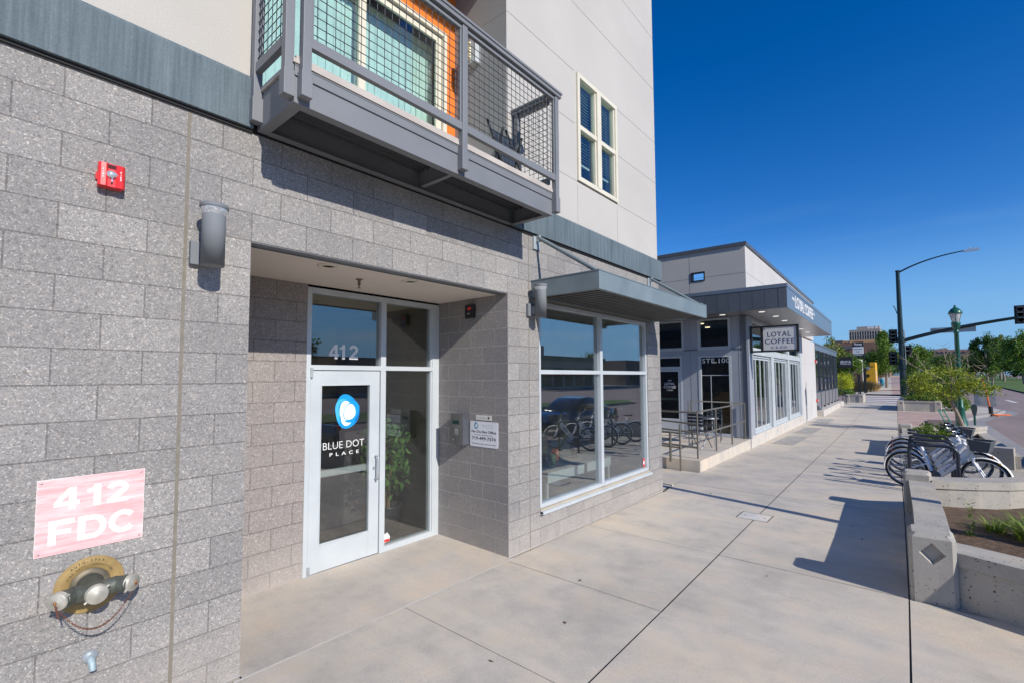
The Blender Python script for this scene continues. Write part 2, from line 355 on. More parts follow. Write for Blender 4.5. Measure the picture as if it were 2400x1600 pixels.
K['cream'] = stucco('cream_stucco', (.50,.475,.43)); K['white'] = stucco('white_stucco', (.49,.472,.44)); K['greywall'] = stucco('grey_stucco', (.34,.33,.32)); K['orange'] = stucco('orange_stucco', (.72,.2,.035), .001)
K['band'] = streakmat('slate_band', (.075,.105,.125), (.19,.24,.26))
K['sealant'] = mat('tan_sealant', (.19,.17,.135), .8, var=.15, vs=20)
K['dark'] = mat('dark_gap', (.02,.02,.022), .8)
K['alu'] = mat('grey_aluminium_paint', (.53,.57,.59), .38, .15, var=.05, fine=.03, spec=.5)
K['balc'] = mat('balcony_steel_paint', (.175,.185,.20), .55, .0, var=.08, vs=2, fine=.05)
K['awn'] = mat('awning_steel_paint', (.19,.235,.25), .45, .1, var=.12, vs=2.5, fine=.06)
K['wire'] = mat('dark_wire', (.05,.055,.065), .45, .5)
K['deckpale'] = mat('deck_board', (.45,.41,.37), .7, var=.12, fine=.1)
K['soffit'] = stucco('beige_soffit', (.72,.64,.56), .001)
K['vinyl'] = mat('almond_vinyl', (.66,.62,.50), .45, var=.05)
K['galv'] = mat('galvanised', (.42,.46,.48), .45, .5, var=.15, vs=12)
K['brass'] = mat('brass', (.33,.225,.085), .6, .15, var=.2, vs=14); K['brassd'] = mat('dull_brass', (.17,.145,.10), .55, .5, var=.25, vs=20); K['pewter'] = mat('pewter_casting', (.085,.095,.08), .55, .3, var=.3, vs=16)
K['capm'] = mat('cap_aluminium', (.40,.385,.33), .5, .3, var=.15, vs=30); K['rust'] = mat('rusty_chain', (.2,.085,.05), .7, .4, var=.3, vs=40)
K['red'] = mat('alarm_red', (.72,.03,.03), .33, var=.06, coat=.3); K['wht'] = mat('white_paint', (.78,.78,.77), .5, var=.04); K['blk'] = mat('black_plastic', (.02,.02,.022), .4, var=.1)
K['clear'] = mat('strobe_lens', (.62,.64,.66), .12, .55, var=.3, vs=60)
K['glass'] = glassmat('window_glass', (.84,.88,.87), .27); K['glassd'] = glassmat('door_glass', (.86,.88,.86), .13); K['glassup'] = glassmat('upper_glass', (.86,.95,.93), .09)
K['walk'] = concrete('sidewalk_concrete', (.565,.515,.445)); K['slab'] = concrete('entry_slab', (.54,.49,.43)); K['plant'] = concrete('planter_concrete', (.43,.405,.36), bd=.003, pits=22.); K['walk2'] = concrete('base_concrete', (.50,.49,.47)); K['gutter'] = concrete('gutter_concrete', (.33,.32,.315))
K['grime'] = mat('joint_dirt', (.13,.12,.105), .95, var=.3, vs=10); K['caulk'] = concrete('pale_joint_filler', (.62,.60,.56))
def tone(d, k): return [x*k for x in d]
# ================================================================ the brick and stucco apartment building
PI = math.pi
def XZ(a, d, z): return (a, d, z)
B = thing('apartment_building', 'three-storey building of grey concrete blocks below and pale stucco above, number 412 over its door', 'building')
mb = MB(); holed(mb, -6, 8.59, -.25, 3.845, [(1.357, 4.207, -.3, 3.048), (4.815, 8.03, .40, 3.03)], .2, XZ); obj('block_wall', mb, K['block'], B)
mb = MB(); mb.box(4.205, 4.39, .002, 1.215, -.2, 3.046); obj('entry_side_wall', mb, K['block_side'], B); mb = MB(); mb.box(1.17, 1.359, .002, 1.4, -.2, 3.046); obj('entry_side_wall', mb, K['block_side'], B)
mb = MB(); mb.box(1.359, 2.385, 1.2, 1.4, -.2, 3.046); obj('entry_back_wall', mb, K['block_back'], B)
mb = MB(); mb.box(8.39, 8.588, .2, 9.4, -.25, 3.845); obj('side_wall', mb, K['block_side'], B); mb = MB(); mb.box(-6, -5.8, .2, 9.4, -.25, 3.845); obj('side_wall', mb, K['block_side'], B); mb = MB(); mb.box(-6, 8.588, 9.4, 9.6, -.25, 12); obj('rear_wall', mb, K['block'], B)
for a, b in ((.944, .964), (4.602, 4.614)): mb = MB(); mb.box(a, b, -.0015, .01, -.2, 3.84); obj('expansion_joint', mb, K['sealant'], B)
# stucco storeys
mb = MB(); holed(mb, -6, 1.342, 4.235, 12, [], .2, XZ); mb.box(-6, -5.8, .2, 9.4, 4.235, 12); obj('cream_stucco_wall', mb, K['cream'], B)
mb = MB(); holed(mb, 4.203, 8.56, 4.235, 12, [(5.77, 6.98, 4.9, 6.52)], .2, XZ); mb.box(8.36, 8.56, .2, 9.4, 4.235, 12); mb.box(1.342, 4.203, .0, .2, 11.35, 12); obj('pale_stucco_wall', mb, K['white'], B)
mb = MB()
for z in (4.89, 5.73, 6.522, 7.57, 8.6, 9.65, 10.7):
    for a, b in ((-6, 1.34), (4.205, 8.561)):
        if 4.9 < z < 6.53 and a > 0: mb.box(a, 5.72, -.002, .01, z-.004, z+.004); mb.box(7.03, b, -.002, .01, z-.004, z+.004)
        else: mb.box(a, b, -.002, .01, z-.004, z+.004)
for x in (5.775, 6.985): mb.box(x-.003, x+.003, -.002, .01, 4.255, 4.84)
mb.box(.36, .368, -.002, .01, 4.255, 12)
for z in (5.73, 6.522): mb.box(4.2, 4.21, .01, .9, z-.006, z+.006)
obj('stucco_reveal_line', mb, mat('reveal_groove_shade', (.30,.29,.28), .9), B)  # shade of the stucco grooves put into raised grey strips
mb = MB()
for a, b in ((-6, 1.338), (4.207, 8.655)): mb.prism([(-.045, 3.862), (-.045, 4.215), (-.015, 4.25), (.1, 4.25), (.1, 3.862)], a, b, axis='x')
mb.prism([(8.655, 3.862), (8.655, 4.22), (8.57, 4.25), (8.57, 3.862)], -.044, 9.5)
obj('slate_band', mb, K['band'], B)
mb = MB(); mb.box(-6, 1.34, -.02, .1, 3.84, 3.865); mb.box(4.2, 8.63, -.02, .1, 3.84, 3.865); mb.box(1.34, 4.2, .01, .1, 3.84, 3.95); obj('drip_gap', mb, K['dark'], B)
mb = MB(); mb.box(-5.8, 8.36, .2, 9.4, 11.9, 12.0); obj('roof', mb, K['greywall'], B); mb = MB(); mb.box(-5.8, 8.39, .21, 9.4, 3.6, 3.84); obj('floor_slab', mb, K['greywall'], B)
# upper loggias
for k, z0 in enumerate((0, 3.7)):
    mb = MB(); holed(mb, 1.342, 4.203, 3.95+z0, 7.36+z0, [(1.6, 4.02, 4.19+z0, 6.53+z0)], .15, lambda a, d, z: (a, .9+d, z)); obj('orange_wall', mb, K['orange'], B)
    mb = MB(); mb.box(4.203, 4.35, .2, 1.1, 3.95+z0, 7.36+z0); mb.box(4.201, 4.21, .001, .9, 4.0+z0, 7.36+z0); mb.box(1.2, 1.342, .2, 1.1, 3.95+z0, 7.36+z0); mb.box(1.344, 4.199, .003, .9, 7.36+z0, 7.6+z0); obj('loggia_side_wall', mb, K['greywall'], B)
    # sliding door
    mb = MB()
    def fr(mb, x0, x1, z0_, z1, w, y0, y1):
        mb.box(x0, x0+w, y0, y1, z0_, z1); mb.box(x1-w, x1, y0, y1, z0_, z1); mb.box(x0+w, x1-w, y0, y1, z1-w, z1); mb.box(x0+w, x1-w, y0, y1, z0_, z0_+w)
    fr(mb, 1.6, 4.02, 4.19+z0, 6.53+z0, .06, .86, .98)
    d = obj('sliding_door', mb, K['vinyl'], B)
    mb = MB(); fr(mb, 2.76, 3.955, 4.25+z0, 6.47+z0, .085, .90, .93); obj('door_panel_frame', mb, K['vinyl'], d)
    mb = MB(); fr(mb, 1.665, 2.85, 4.25+z0, 6.47+z0, .07, .935, .965); obj('door_panel_frame', mb, K['vinyl'], d)
    mb = MB(); mb.box(1.735, 2.78, .946, .952, 4.32+z0, 6.4+z0); mb.box(2.845, 3.87, .914, .92, 4.335+z0, 6.385+z0); obj('pane', mb, K['glassup'], d)
    mb = MB(); rnd = random.Random(5)
    x = 1.7
    while x < 3.93:
        a = .25+rnd.uniform(-.08, .08); dx = .05*math.cos(a); dy = .05*math.sin(a)
        mb.quad((x, 1.12, 4.27+z0), (x+2*dx, 1.12+dy, 4.27+z0), (x+2*dx, 1.12+dy, 6.46+z0), (x, 1.12, 6.46+z0)); x += .088
    obj('vertical_blind', mb, mat('blind', (.78,.82,.78), .7), d)
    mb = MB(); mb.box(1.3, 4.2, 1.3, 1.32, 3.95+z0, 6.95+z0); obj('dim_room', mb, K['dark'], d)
# upper window
def win_up(z0):
    mb = MB()
    mb.box(5.765, 5.83, -.03, .08, 4.9+z0, 6.525+z0); mb.box(6.92, 6.985, -.03, .08, 4.9+z0, 6.525+z0); mb.box(5.83, 6.92, -.03, .08, 6.46+z0, 6.525+z0); mb.box(5.83, 6.92, -.03, .08, 4.9+z0, 4.955+z0); mb.box(6.32, 6.44, -.035, .08, 4.955+z0, 6.46+z0)
    for a, b in ((5.83, 6.32), (6.44, 6.92)):
        mb.box(a, b, -.02, .05, 5.69+z0, 5.755+z0); mb.box(a, a+.025, -.005, .05, 4.955+z0, 6.46+z0); mb.box(b-.025, b, -.005, .05, 4.955+z0, 6.46+z0); mb.box(a+.025, b-.025, -.005, .05, 4.955+z0, 4.985+z0)
    f = obj('window', mb, K['vinyl'], B)
    mb = MB()
    for a, b in ((5.85, 6.3), (6.46, 6.9)): mb.box(a, b, .028, .034, 4.98+z0, 5.7+z0); mb.box(a, b, .022, .027, 5.74+z0, 6.46+z0)
    obj('pane', mb, K['glassup'], f)
    mb = MB()
    for a, b in ((5.86, 6.29), (6.47, 6.89)):
        z = 5.28+z0
        while z < 6.45+z0: mb.quad((a, .09, z), (b, .09, z), (b, .135, z+.028), (a, .135, z+.028)); z += .047
        mb.box(a, b, .1, .13, 5.24+z0, 5.265+z0)
    obj('blind', mb, mat('slat_blind', (.6,.62,.6), .6), f)
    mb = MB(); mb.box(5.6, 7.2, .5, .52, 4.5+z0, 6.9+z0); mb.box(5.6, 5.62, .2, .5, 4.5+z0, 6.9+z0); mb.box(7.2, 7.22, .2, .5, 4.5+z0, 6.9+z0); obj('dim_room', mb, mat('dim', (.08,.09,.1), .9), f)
win_up(0)
# ---- balcony, a part of the building
def balcony(z0, parent, full=True):
    mb = MB()
    mb.box(1.375, 4.29, -.588, -.572, 3.87+z0, 4.12+z0)                  # fascia web
    mb.box(1.375, 4.29, -.588, -.515, 3.862+z0, 3.874+z0); mb.box(1.375, 4.29, -.592, -.56, 4.112+z0, 4.122+z0)
    mb.box(1.375, 1.39, -.572, -.005, 3.87+z0, 4.12+z0); mb.box(1.376, 1.45, -.515, -.005, 3.863+z0, 3.873+z0)
    mb.box(4.275, 4.29, -.572, -.05, 3.87+z0, 4.12+z0); mb.box(4.22, 4.289, -.515, -.05, 3.863+z0, 3.873+z0)
    mb.box(1.39, 4.275, -.03, -.015, 3.87+z0, 4.1+z0); mb.box(1.45, 4.22, -.07, -.004, 3.861+z0, 3.871+z0)
    mb.box(2.86, 2.875, -.572, -.03, 3.9+z0, 4.07+z0); mb.box(2.845, 2.89, -.515, -.07, 3.89+z0, 3.9+z0)
    mb.box(1.37, 4.30, -.6, -.575, 4.04+z0, 4.046+z0)
    f = obj('balcony', mb, K['balc'], parent, bevel=.002 if full else 0)
    mb = MB()
    prof = []; y = -.57
    while y < -.04:
        prof += [(y, 4.062+z0), (y+.02, 4.035+z0), (y+.045, 4.035+z0), (y+.06, 4.062+z0)]; y += .075
    pts = prof+[(p[0], p[1]+.006) for p in prof[::-1]]
    mb.prism(pts, 1.395, 4.27, axis='x'); obj('metal_decking', mb, bpy.data.materials.get('dark_decking') or mat('dark_decking', (.05,.052,.057), .6), f)
    mb = MB(); y = -.6
    while y < .85: mb.box(1.36 if y < -.0 else 1.35, 4.3 if y < -.0 else 4.195, y, y+.133, 4.125+z0, 4.155+z0); y += .138
    mb.box(1.38, 4.285, -.595, -.57, 4.158+z0, 4.18+z0)
    obj('deck_board', mb, K['deckpale'], f)
    posts = [(1.400, 1.460, -.648, -.588), (2.843, 2.905, -.648, -.588), (4.287, 4.349, -.648, -.588), (1.312, 1.372, -.585, -.525), (1.312, 1.372, -.095, -.035), (4.295, 4.352, -.095, -.035)]
    for (a, b, c, d_) in posts:
        mb = MB(); mb.box(a, b, c, d_, 3.905+z0, 5.225+z0); e = .007; mb.box(a-e, b+e, c-e, d_+e, 3.895+z0, 4.07+z0)
        obj('post', mb, K['balc'], f, bevel=.004)
    mb = MB(); mb.box(1.29, 4.385, -.662, -.572, 5.225+z0, 5.262+z0); mb.box(1.28, 4.395, -.672, -.562, 5.264+z0, 5.29+z0)
    mb.box(1.297, 1.387, -.572, -.0, 5.225+z0, 5.262+z0); mb.box(1.287, 1.397, -.562, -.0, 5.264+z0, 5.289+z0); mb.box(4.28, 4.37, -.572, -.0, 5.225+z0, 5.262+z0); mb.box(4.27, 4.38, -.562, -.0, 5.264+z0, 5.289+z0)
    obj('hand_rail', mb, K['balc'], f, bevel=.003)
    mb = MB()
    for a, b in ((1.46, 2.843), (2.905, 4.287)): mb.box(a, b, -.64, -.598, 4.25+z0, 4.318+z0); mb.box(a, b, -.634, -.604, 5.185+z0, 5.215+z0); mb.box(a, a+.018, -.63, -.606, 4.318+z0, 5.185+z0); mb.box(b-.018, b, -.63, -.606, 4.318+z0, 5.185+z0)
    for xx in (1.32, 4.305): mb.box(xx, xx+.042, -.525, -.095, 4.25+z0, 4.318+z0); mb.box(xx+.006, xx+.036, -.525, -.095, 5.185+z0, 5.215+z0)
    obj('lower_rail', mb, K['balc'], f)
    mb = MB(); r = .0032; s = .067
    for a, b in ((1.478, 2.825), (2.923, 4.269)):
        x = a+.03
        while x < b: mb.tube([(x, -.616, 4.31+z0), (x, -.616, 5.19+z0)], r, 5, caps=False); x += s
        z = 4.36
        while z < 5.19: mb.tube([(a, -.622, z+z0), (b, -.622, z+z0)], r, 5, caps=False); z += s
    for xx in (1.34, 4.325):
        y = -.51
        while y < -.1: mb.tube([(xx, y, 4.31+z0), (xx, y, 5.19+z0)], r, 5, caps=False); y += s
        z = 4.36
        while z < 5.19: mb.tube([(xx-.006, -.525, z+z0), (xx-.006, -.095, z+z0)], r, 5, caps=False); z += s
    obj('wire_mesh', mb, K['wire'], f)
    return f
balcony(0, B); 
mb = MB(); mb.box(1.375, 4.29, -.588, -.005, 7.57, 7.82); mb.box(1.3, 4.38, -.66, -.58, 8.9, 8.97); mb.box(1.46, 4.28, -.62, -.61, 8.0, 8.9); obj('upper_balcony', mb, K['balc'], B)
# ---- entrance
mb = MB()
mb.box(2.387, 2.437, 1.2, 1.31, .02, 3.022); mb.box(4.092, 4.203, 1.202, 1.31, .02, 3.022); mb.box(2.437, 4.092, 1.2, 1.31, 2.962, 3.022); mb.box(2.437, 4.092, 1.2, 1.31, 2.153, 2.206)
mb.box(3.296, 3.365, 1.198, 1.312, .02, 2.962); mb.box(3.365, 4.092, 1.2, 1.31, .02, .10); mb.box(4.07, 4.092, 1.215, 1.30, .1, 2.15); mb.box(4.07, 4.092, 1.215, 1.30, 2.206, 2.962); mb.box(3.365, 3.38, 1.215, 1.30, .1, 2.962)
ent = obj('entrance_frame', mb, K['alu'], B, bevel=.003)
mb = MB(); mb.box(2.437, 3.296, 1.25, 1.256, 2.206, 2.962); mb.box(3.365, 4.08, 1.25, 1.256, 2.206, 2.962); mb.box(3.365, 4.08, 1.25, 1.256, .1, 2.153); obj('pane', mb, K['glassd'], ent)
mb = MB(); mb.box(2.437, 4.09, 1.21, 1.3, .005, .03); obj('threshold', mb, K['galv'], ent)
mb = MB(); x0, x1, z0, z1 = 2.444, 3.290, .045, 2.145
mb.box(x0, 2.567, 1.214, 1.26, z0, z1); mb.box(3.157, x1, 1.214, 1.26, z0, z1); mb.box(2.567, 3.157, 1.215, 1.26, 1.99, z1); mb.box(2.567, 3.157, 1.215, 1.26, z0, .325)
for a, b, c, d_ in ((2.555, 2.568, .32, 1.995), (3.156, 3.169, .32, 1.995), (2.568, 3.156, .315, .33), (2.568, 3.156, 1.985, 2.0)): mb.box(a, b, 1.209, 1.214, c, d_)
door = obj('entrance_door', mb, K['alu'], B, bevel=.003)
mb = MB(); mb.box(2.567, 3.157, 1.236, 1.242, .33, 1.985); obj('pane', mb, K['glassd'], door)
mb = MB(); mb.box(2.5, 3.2, 1.275, 1.32, 1.005, 1.075); obj('push_bar', mb, K['alu'], door)
mb = MB(); mb.tube([(3.237, 1.21, 1.165), (3.237, 1.15, 1.165), (3.237, 1.145, 1.15), (3.237, 1.145, .92), (3.237, 1.15, .905), (3.237, 1.21, .905)], .0105, 10); mb.tube([(3.222, 1.214, 1.03), (3.222, 1.2, 1.03)], .017, 14); obj('pull_handle', mb, K['galv'], door)
for z in (2.075, .03): mb = MB(); mb.tube([(2.444, 1.198, z), (2.444, 1.198, z+.1)], .0155, 12); obj('hinge', mb, K['galv'], door)
mb = MB(); [bigglyph(mb, ch, .158, w_, TF(x, 1.2495, 2.277), .21) for ch, x, w_ in (('4', 2.660, .118), ('1', 2.778, .085), ('2', 2.905, .112))]; obj('house_number', mb, K['wht'], ent)
mb = MB(); text(mb, 'BLUE DOT', .082, TF(2.853, 1.2355, 1.298), .0015, -.012, fit=.50); text(mb, 'PLACE', .038, TF(2.858, 1.2355, 1.222), .0015, .01, spacing=1.9, fit=.355); obj('door_lettering', mb, K['wht'], door)
# logo: overlapping loops of blue round a white middle
cols = {'a': (.0,.13,.45), 'b': (.0,.28,.66), 'c': (.06,.44,.78), 'w': (.80,.88,.90)}
def blob(cx, cz, rx, rz, rot, y, n=48, k=.0):
    pts = []
    for i in range(n):
        a = 2*PI*i/n; r = 1+k*math.cos(3*a+.6); x = rx*r*math.cos(a); z = rz*r*math.sin(a); pts.append((cx+x*math.cos(rot)-z*math.sin(rot), cz+x*math.sin(rot)+z*math.cos(rot)))
    return pts
for nm, cc, (dx, dz, rx, rz, rot, k), y in [('a', 'b', (0, 0, .145, .19, .15, .05), 0), ('b', 'a', (.03, -.015, .12, .145, -.5, .05), .0006), ('c', 'c', (-.028, .0, .12, .145, .35, .05), .0012), ('c2', 'b', (.0, -.065, .1, .11, .2, .04), .0018), ('w0', 'w', (-.01, -.068, .07, .09, .2, .04), .0024), ('b2', 'b', (.022, .01, .125, .13, .7, .06), .003), ('w', 'w', (-.012, .008, .086, .108, .1, .05), .0036), ('b3', 'b', (.031, -.006, .079, .098, -.3, .06), .0042), ('w2', 'w', (.029, -.008, .070, .088, -.3, .05), .0048)]:
    mb = MB(); mb.prism(blob(2.885+dx, 1.695+dz, rx, rz, rot, 0, k=k), 1.2355-y, 1.2359-y); obj('logo', mb, mat('logo_'+nm, cols[cc], .5, var=.02), door)
# sill sticker
mb = MB(); mb.prism([(3.385, .115), (3.47, .135), (3.478, .18), (3.44, .235), (3.395, .22), (3.38, .17)], 1.243, 1.2445); st = obj('decal', mb, mat('decal_white', (.75,.72,.7), .5), ent)
mb = MB(); mb.box(3.388, 3.468, 1.2415, 1.2425, .128, .158); obj('decal', mb, K['red'], ent)
# soffit, lintel
mb = MB(); mb.box(1.36, 4.204, .1, 1.2, 3.045, 3.2); sof = obj('entry_soffit', mb, K['soffit'], B)
mb = MB(); mb.box(1.36, 4.204, .004, .1, 3.041, 3.05); mb.box(1.36, 4.204, .096, .104, 3.03, 3.05); obj('steel_lintel', mb, K['balc'], B)
for x in (2.104, 3.003):
    mb = MB(); T = TF(x, .277, 3.0445); mb.lathe([(.05, -.002), (.058, -.012), (.092, -.008), (.094, 0)], 28, T); r = obj('recessed_light', mb, K['vinyl'], B); r['label'] = 'round cream trimmed downlight in the entrance soffit'
    mb = MB(); mb.lathe([(.0, -.003), (.055, -.003)], 24, T); obj('lens', mb, mat('lens', (.62,.54,.38), .3), r)
mb = MB(); mb.lathe([(.0, 0), (.036, -.002), (.03, -.008), (.014, -.014), (.014, -.055), (.02, -.058), (.006, -.062), (.006, -.085), (.018, -.088), (.018, -.091), (0, -.091)], 16, TF(2.6, .577, 3.045)); tag(obj('sprinkler_head', mb, K['brassd'], B))
# ---- shop window
mb = MB(); X0, X1, Z0, Z1 = 4.818, 8.028, .435, 3.028
mb.box(X0, X0+.05, .012, .11, Z0, Z1); mb.box(X1-.05, X1, .012, .11, Z0, Z1); mb.box(X0+.05, X1-.05, .012, .11, Z1-.055, Z1); mb.box(X0+.05, X1-.05, .012, .11, Z0, Z0+.05); mb.box(6.377, 6.452, .010, .112, Z0+.05, Z1-.055)
mb.box(X0+.05, 6.377, .012, .11, 2.108, 2.163); mb.box(6.452, X1-.05, .012, .11, 2.108, 2.163)
wf = obj('shop_window', mb, K['alu'], B, bevel=.003)
mb = MB(); mb.box(X0+.05, 6.377, .066, .072, Z0+.05, 2.108); mb.box(6.452, X1-.05, .066, .072, Z0+.05, 2.108); mb.box(X0+.05, 6.377, .066, .072, 2.163, Z1-.055); mb.box(6.452, X1-.05, .066, .072, 2.163, Z1-.055); obj('pane', mb, K['glass'], wf)
mb = MB(); mb.box(4.808, 8.035, -.05, .012, .372, .378); mb.box(4.808, 8.035, -.052, -.046, .372, .412); mb.box(4.808, 8.035, -.046, .012, .405, .412); obj('sill', mb, K['alu'], wf)
mb = MB(); mb.box(4.815, 8.03, -.01, .012, .412, .434); obj('backer_strip', mb, mat('backer_tan', (.42,.36,.27), .8), wf); mb = MB(); mb.box(4.83, 8.02, -.006, .02, 3.03, 3.055); obj('backer_strip', mb, K['sealant'], wf)
for x in (4.89, 7.93):
    mb = MB(); mb.prism([(x-.022, .50), (x+.03, .50), (x+.036, .56), (x+.03, .64), (x-.018, .65), (x-.025, .57)], .061, .0625); o = obj('decal', mb, K['red'], wf)
    mb = MB(); mb.box(x-.017, x+.026, .0595, .0608, .545, .60); obj('decal', mb, K['wht'], wf)
# ---- steel awning
mb = MB(); A0, A1, AY, AZ0, AZ1 = 4.66, 8.29, -.957, 3.055, 3.258; t_ = .012
mb.box(A0, A1, AY, AY+t_, AZ0, AZ1); mb.box(A0, A0+t_, AY+t_, -.002, AZ0, AZ1); mb.box(A1-t_, A1, AY+t_, -.002, AZ0, AZ1); mb.box(A0+t_, A1-t_, -.03, -.002, AZ0, AZ1)
mb.box(A0, A1, AY, AY+.05, AZ0-.006, AZ0); mb.box(A0, A0+.05, AY+.05, -.002, AZ0-.006, AZ0); mb.box(A1-.05, A1, AY+.05, -.002, AZ0-.006, AZ0); mb.box(A0-.006, A1+.006, AY-.006, AY+.02, AZ1, AZ1+.01); mb.box(A0-.006, A0+.02, AY+.02, -.002, AZ1, AZ1+.01)
aw = obj('awning', mb, K['awn'], B)
mb = MB(); prof = []; x = A0+.05
while x < A1-.14: prof += [(x, 3.15), (x+.055, 3.15), (x+.06, 3.065), (x+.115, 3.065), (x+.12, 3.15)]; x += .125
mb.prism(prof+[(p[0], p[1]+.004) for p in prof[::-1]], AY+.015, -.035); obj('ribbed_deck', mb, mat('rib', (.10,.098,.095), .5, .1), aw)
mb = MB(); mb.box(8.17, 8.25, -.86, -.78, 3.0, 3.07); obj('junction_box', mb, K['balc'], aw)
for xa in (4.762, 8.16):
    mb = MB(); mb.box(xa-.07, xa+.07, -.02, -.0, 3.675, 3.935); mb.box(xa-.02, xa+.02, -.07, -.02, 3.77, 3.85); obj('wall_bracket', mb, mat('bracket', (.33,.38,.40), .5, .1), aw)
    mb = MB(); mb.tube([(xa, -.05, 3.82), (xa, -.90, 3.262)], .03, 4); mb.box(xa-.03, xa+.03, -.93, -.87, 3.258, 3.29); obj('stay', mb, K['awn'], aw)
# ---- rooms behind the glass
mb = MB()
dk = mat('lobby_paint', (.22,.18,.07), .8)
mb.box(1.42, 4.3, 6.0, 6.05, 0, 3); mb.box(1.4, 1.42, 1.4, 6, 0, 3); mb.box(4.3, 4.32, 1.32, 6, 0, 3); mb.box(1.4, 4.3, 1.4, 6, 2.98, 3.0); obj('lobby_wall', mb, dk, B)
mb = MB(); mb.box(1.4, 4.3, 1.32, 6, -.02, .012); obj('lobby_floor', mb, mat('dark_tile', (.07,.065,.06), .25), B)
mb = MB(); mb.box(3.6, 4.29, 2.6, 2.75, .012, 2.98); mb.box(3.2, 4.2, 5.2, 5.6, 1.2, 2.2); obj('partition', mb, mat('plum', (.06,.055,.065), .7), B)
mb = MB(); mb.box(4.5, 8.3, 4.6, 4.65, .1, 3.3); mb.box(4.45, 4.5, .21, 4.6, .1, 3.3); mb.box(8.34, 8.38, .21, 4.6, .1, 3.3); mb.box(4.5, 8.34, .21, 4.6, 3.1, 3.15); obj('office_wall', mb, mat('office_paint', (.38,.38,.33), .8), B)
mb = MB(); mb.box(4.5, 8.34, .21, 4.6, .08, .1); obj('office_floor', mb, mat('grey_carpet', (.16,.16,.15), .9, fine=.2), B)
for i, (x, y, z) in enumerate(((2.55, 3.0, 2.975), (3.7, 4.2, 2.975), (5.8, 1.6, 3.095), (7.4, 2.6, 3.095))):
    mb = MB(); mb.lathe([(0, 0), (.09, 0), (.1, .01)], 20, TF(x, y, z-.01)); l = obj('ceiling_light', mb, emis('lit_lens%d' % i, (1,.93,.8), 9), B)
# floor slab of the entry, joint fillers
mb = MB(); mb.quad((1.36, -.052, G(1.36)+.0), (4.205, -.052, G(4.2)), (4.205, 1.21, .035), (1.36, 1.21, .05)); mb.box(1.36, 4.205, -.05, 1.2, -.2, .01); struct('entry_slab', mb, K['slab'])
mb = MB()
def strip(mb, pts, wd, dz):
    for (x0, y0), (x1, y1) in zip(pts, pts[1:]):
        n = max(1, int(abs(x1-x0)/4)); dx, dy = x1-x0, y1-y0; L = math.hypot(dx, dy); nx, ny = -dy/L*wd/2, dx/L*wd/2
        for i in range(n):
            a, b = i/n, (i+1)/n; p = (x0+dx*a, y0+dy*a); q = (x0+dx*b, y0+dy*b)
            mb.quad((p[0]-nx, p[1]-ny, G(p[0])+dz), (q[0]-nx, q[1]-ny, G(q[0])+dz), (q[0]+nx, q[1]+ny, G(q[0])+dz), (p[0]+nx, p[1]+ny, G(p[0])+dz))
strip(mb, [(-6, -.012), (1.36, -.012)], .022, .004); strip(mb, [(4.2, -.012), (8.6, -.012)], .022, .004); strip(mb, [(1.30, -.062), (4.23, -.058)], .02, .004); struct('joint_filler', mb, K['caulk'])
# ================================================================ things fixed on the wall
def sconce(x, label):
    LM_ = bpy.data.materials.get('lamp_grey') or mat('lamp_grey', (.185,.20,.215), .72, .0, spec=.3)
    t = thing('wall_lamp', label, 'wall lamp', (x, 0, 2.79), 0, 'grey cylinder wall lamps')
    mb = MB(); mb.box(-.08, .05, -.04, 0, .02, .175); obj('mounting_box', mb, LM_, t, world=False, bevel=.004)
    mb = MB(); mb.box(-.025, .025, -.1, -.033, .05, .14); obj('arm', mb, K['balc'], t, world=False)
    T = TF(.010, -.165, 0)
    mb = MB(); mb.lathe([(.05, .004), (.064, .004), (.068, 0), (.068, .33), (.065, .335)], 40, T); obj('body', mb, LM_, t, world=False)
    mb = MB(); mb.lathe([(.065, .333), (.077, .372), (.077, .376)], 40, T); obj('reflector_collar', mb, K['clear'], t, world=False)
    mb = MB(); mb.lathe([(.08, .374), (.083, .378), (.083, .398), (.077, .404), (0, .404)], 40, T); obj('cap', mb, LM_, t, world=False)
sconce(1.055, 'grey cylinder wall lamp on blocks left of the entrance, above the joint')
sconce(4.63, 'grey cylinder wall lamp on the pier between the entrance and shop window')
# fire alarm
t = thing('fire_alarm', 'red fire horn with clear strobe high on the block wall', 'fire alarm', (.558, 0, 3.185))
mb = MB(); mb.box(-.058, .058, -.04, 0, .0, .128); mb.box(-.066, -.056, -.02, 0, .04, .085); obj('back_box', mb, K['red'], t, world=False, bevel=.004)
mb = MB(); mb.prism([(-.062, -.04), (-.062, -.058), (-.05, -.068), (-.028, -.072), (-.018, -.064), (.018, -.064), (.028, -.072), (.05, -.068), (.062, -.058), (.062, -.04)], 0, .134, axis='z'); obj('cover', mb, K['red'], t, world=False, bevel=.003)
mb = MB(); mb.ico((0, -.066, .072), .028, 2, sc3=(1, .62, .85), jit=.3); mb.box(-.003, .003, -.078, -.06, .026, .05); obj('strobe_lens', mb, K['clear'], t, world=False)
mb = MB()
for i in range(7): mb.box(-.02, .02, -.0655, -.063, .106+i*.0035, .1078+i*.0035)
mb.lathe([(.004, 0), (.004, .002)], 10, Matrix.Translation((0, -.066, .018)) @ Matrix.Rotation(PI/2, 4, 'X')); obj('grille', mb, K['dark'], t, world=False)
mb = MB()
for i, ch in enumerate('FIRE'):
    for x in (-.040, .041): text(mb, ch, .0105, TF(x, -.0715, .088-i*.0145), .001, .03)
obj('lettering', mb, K['wht'], t, world=False)
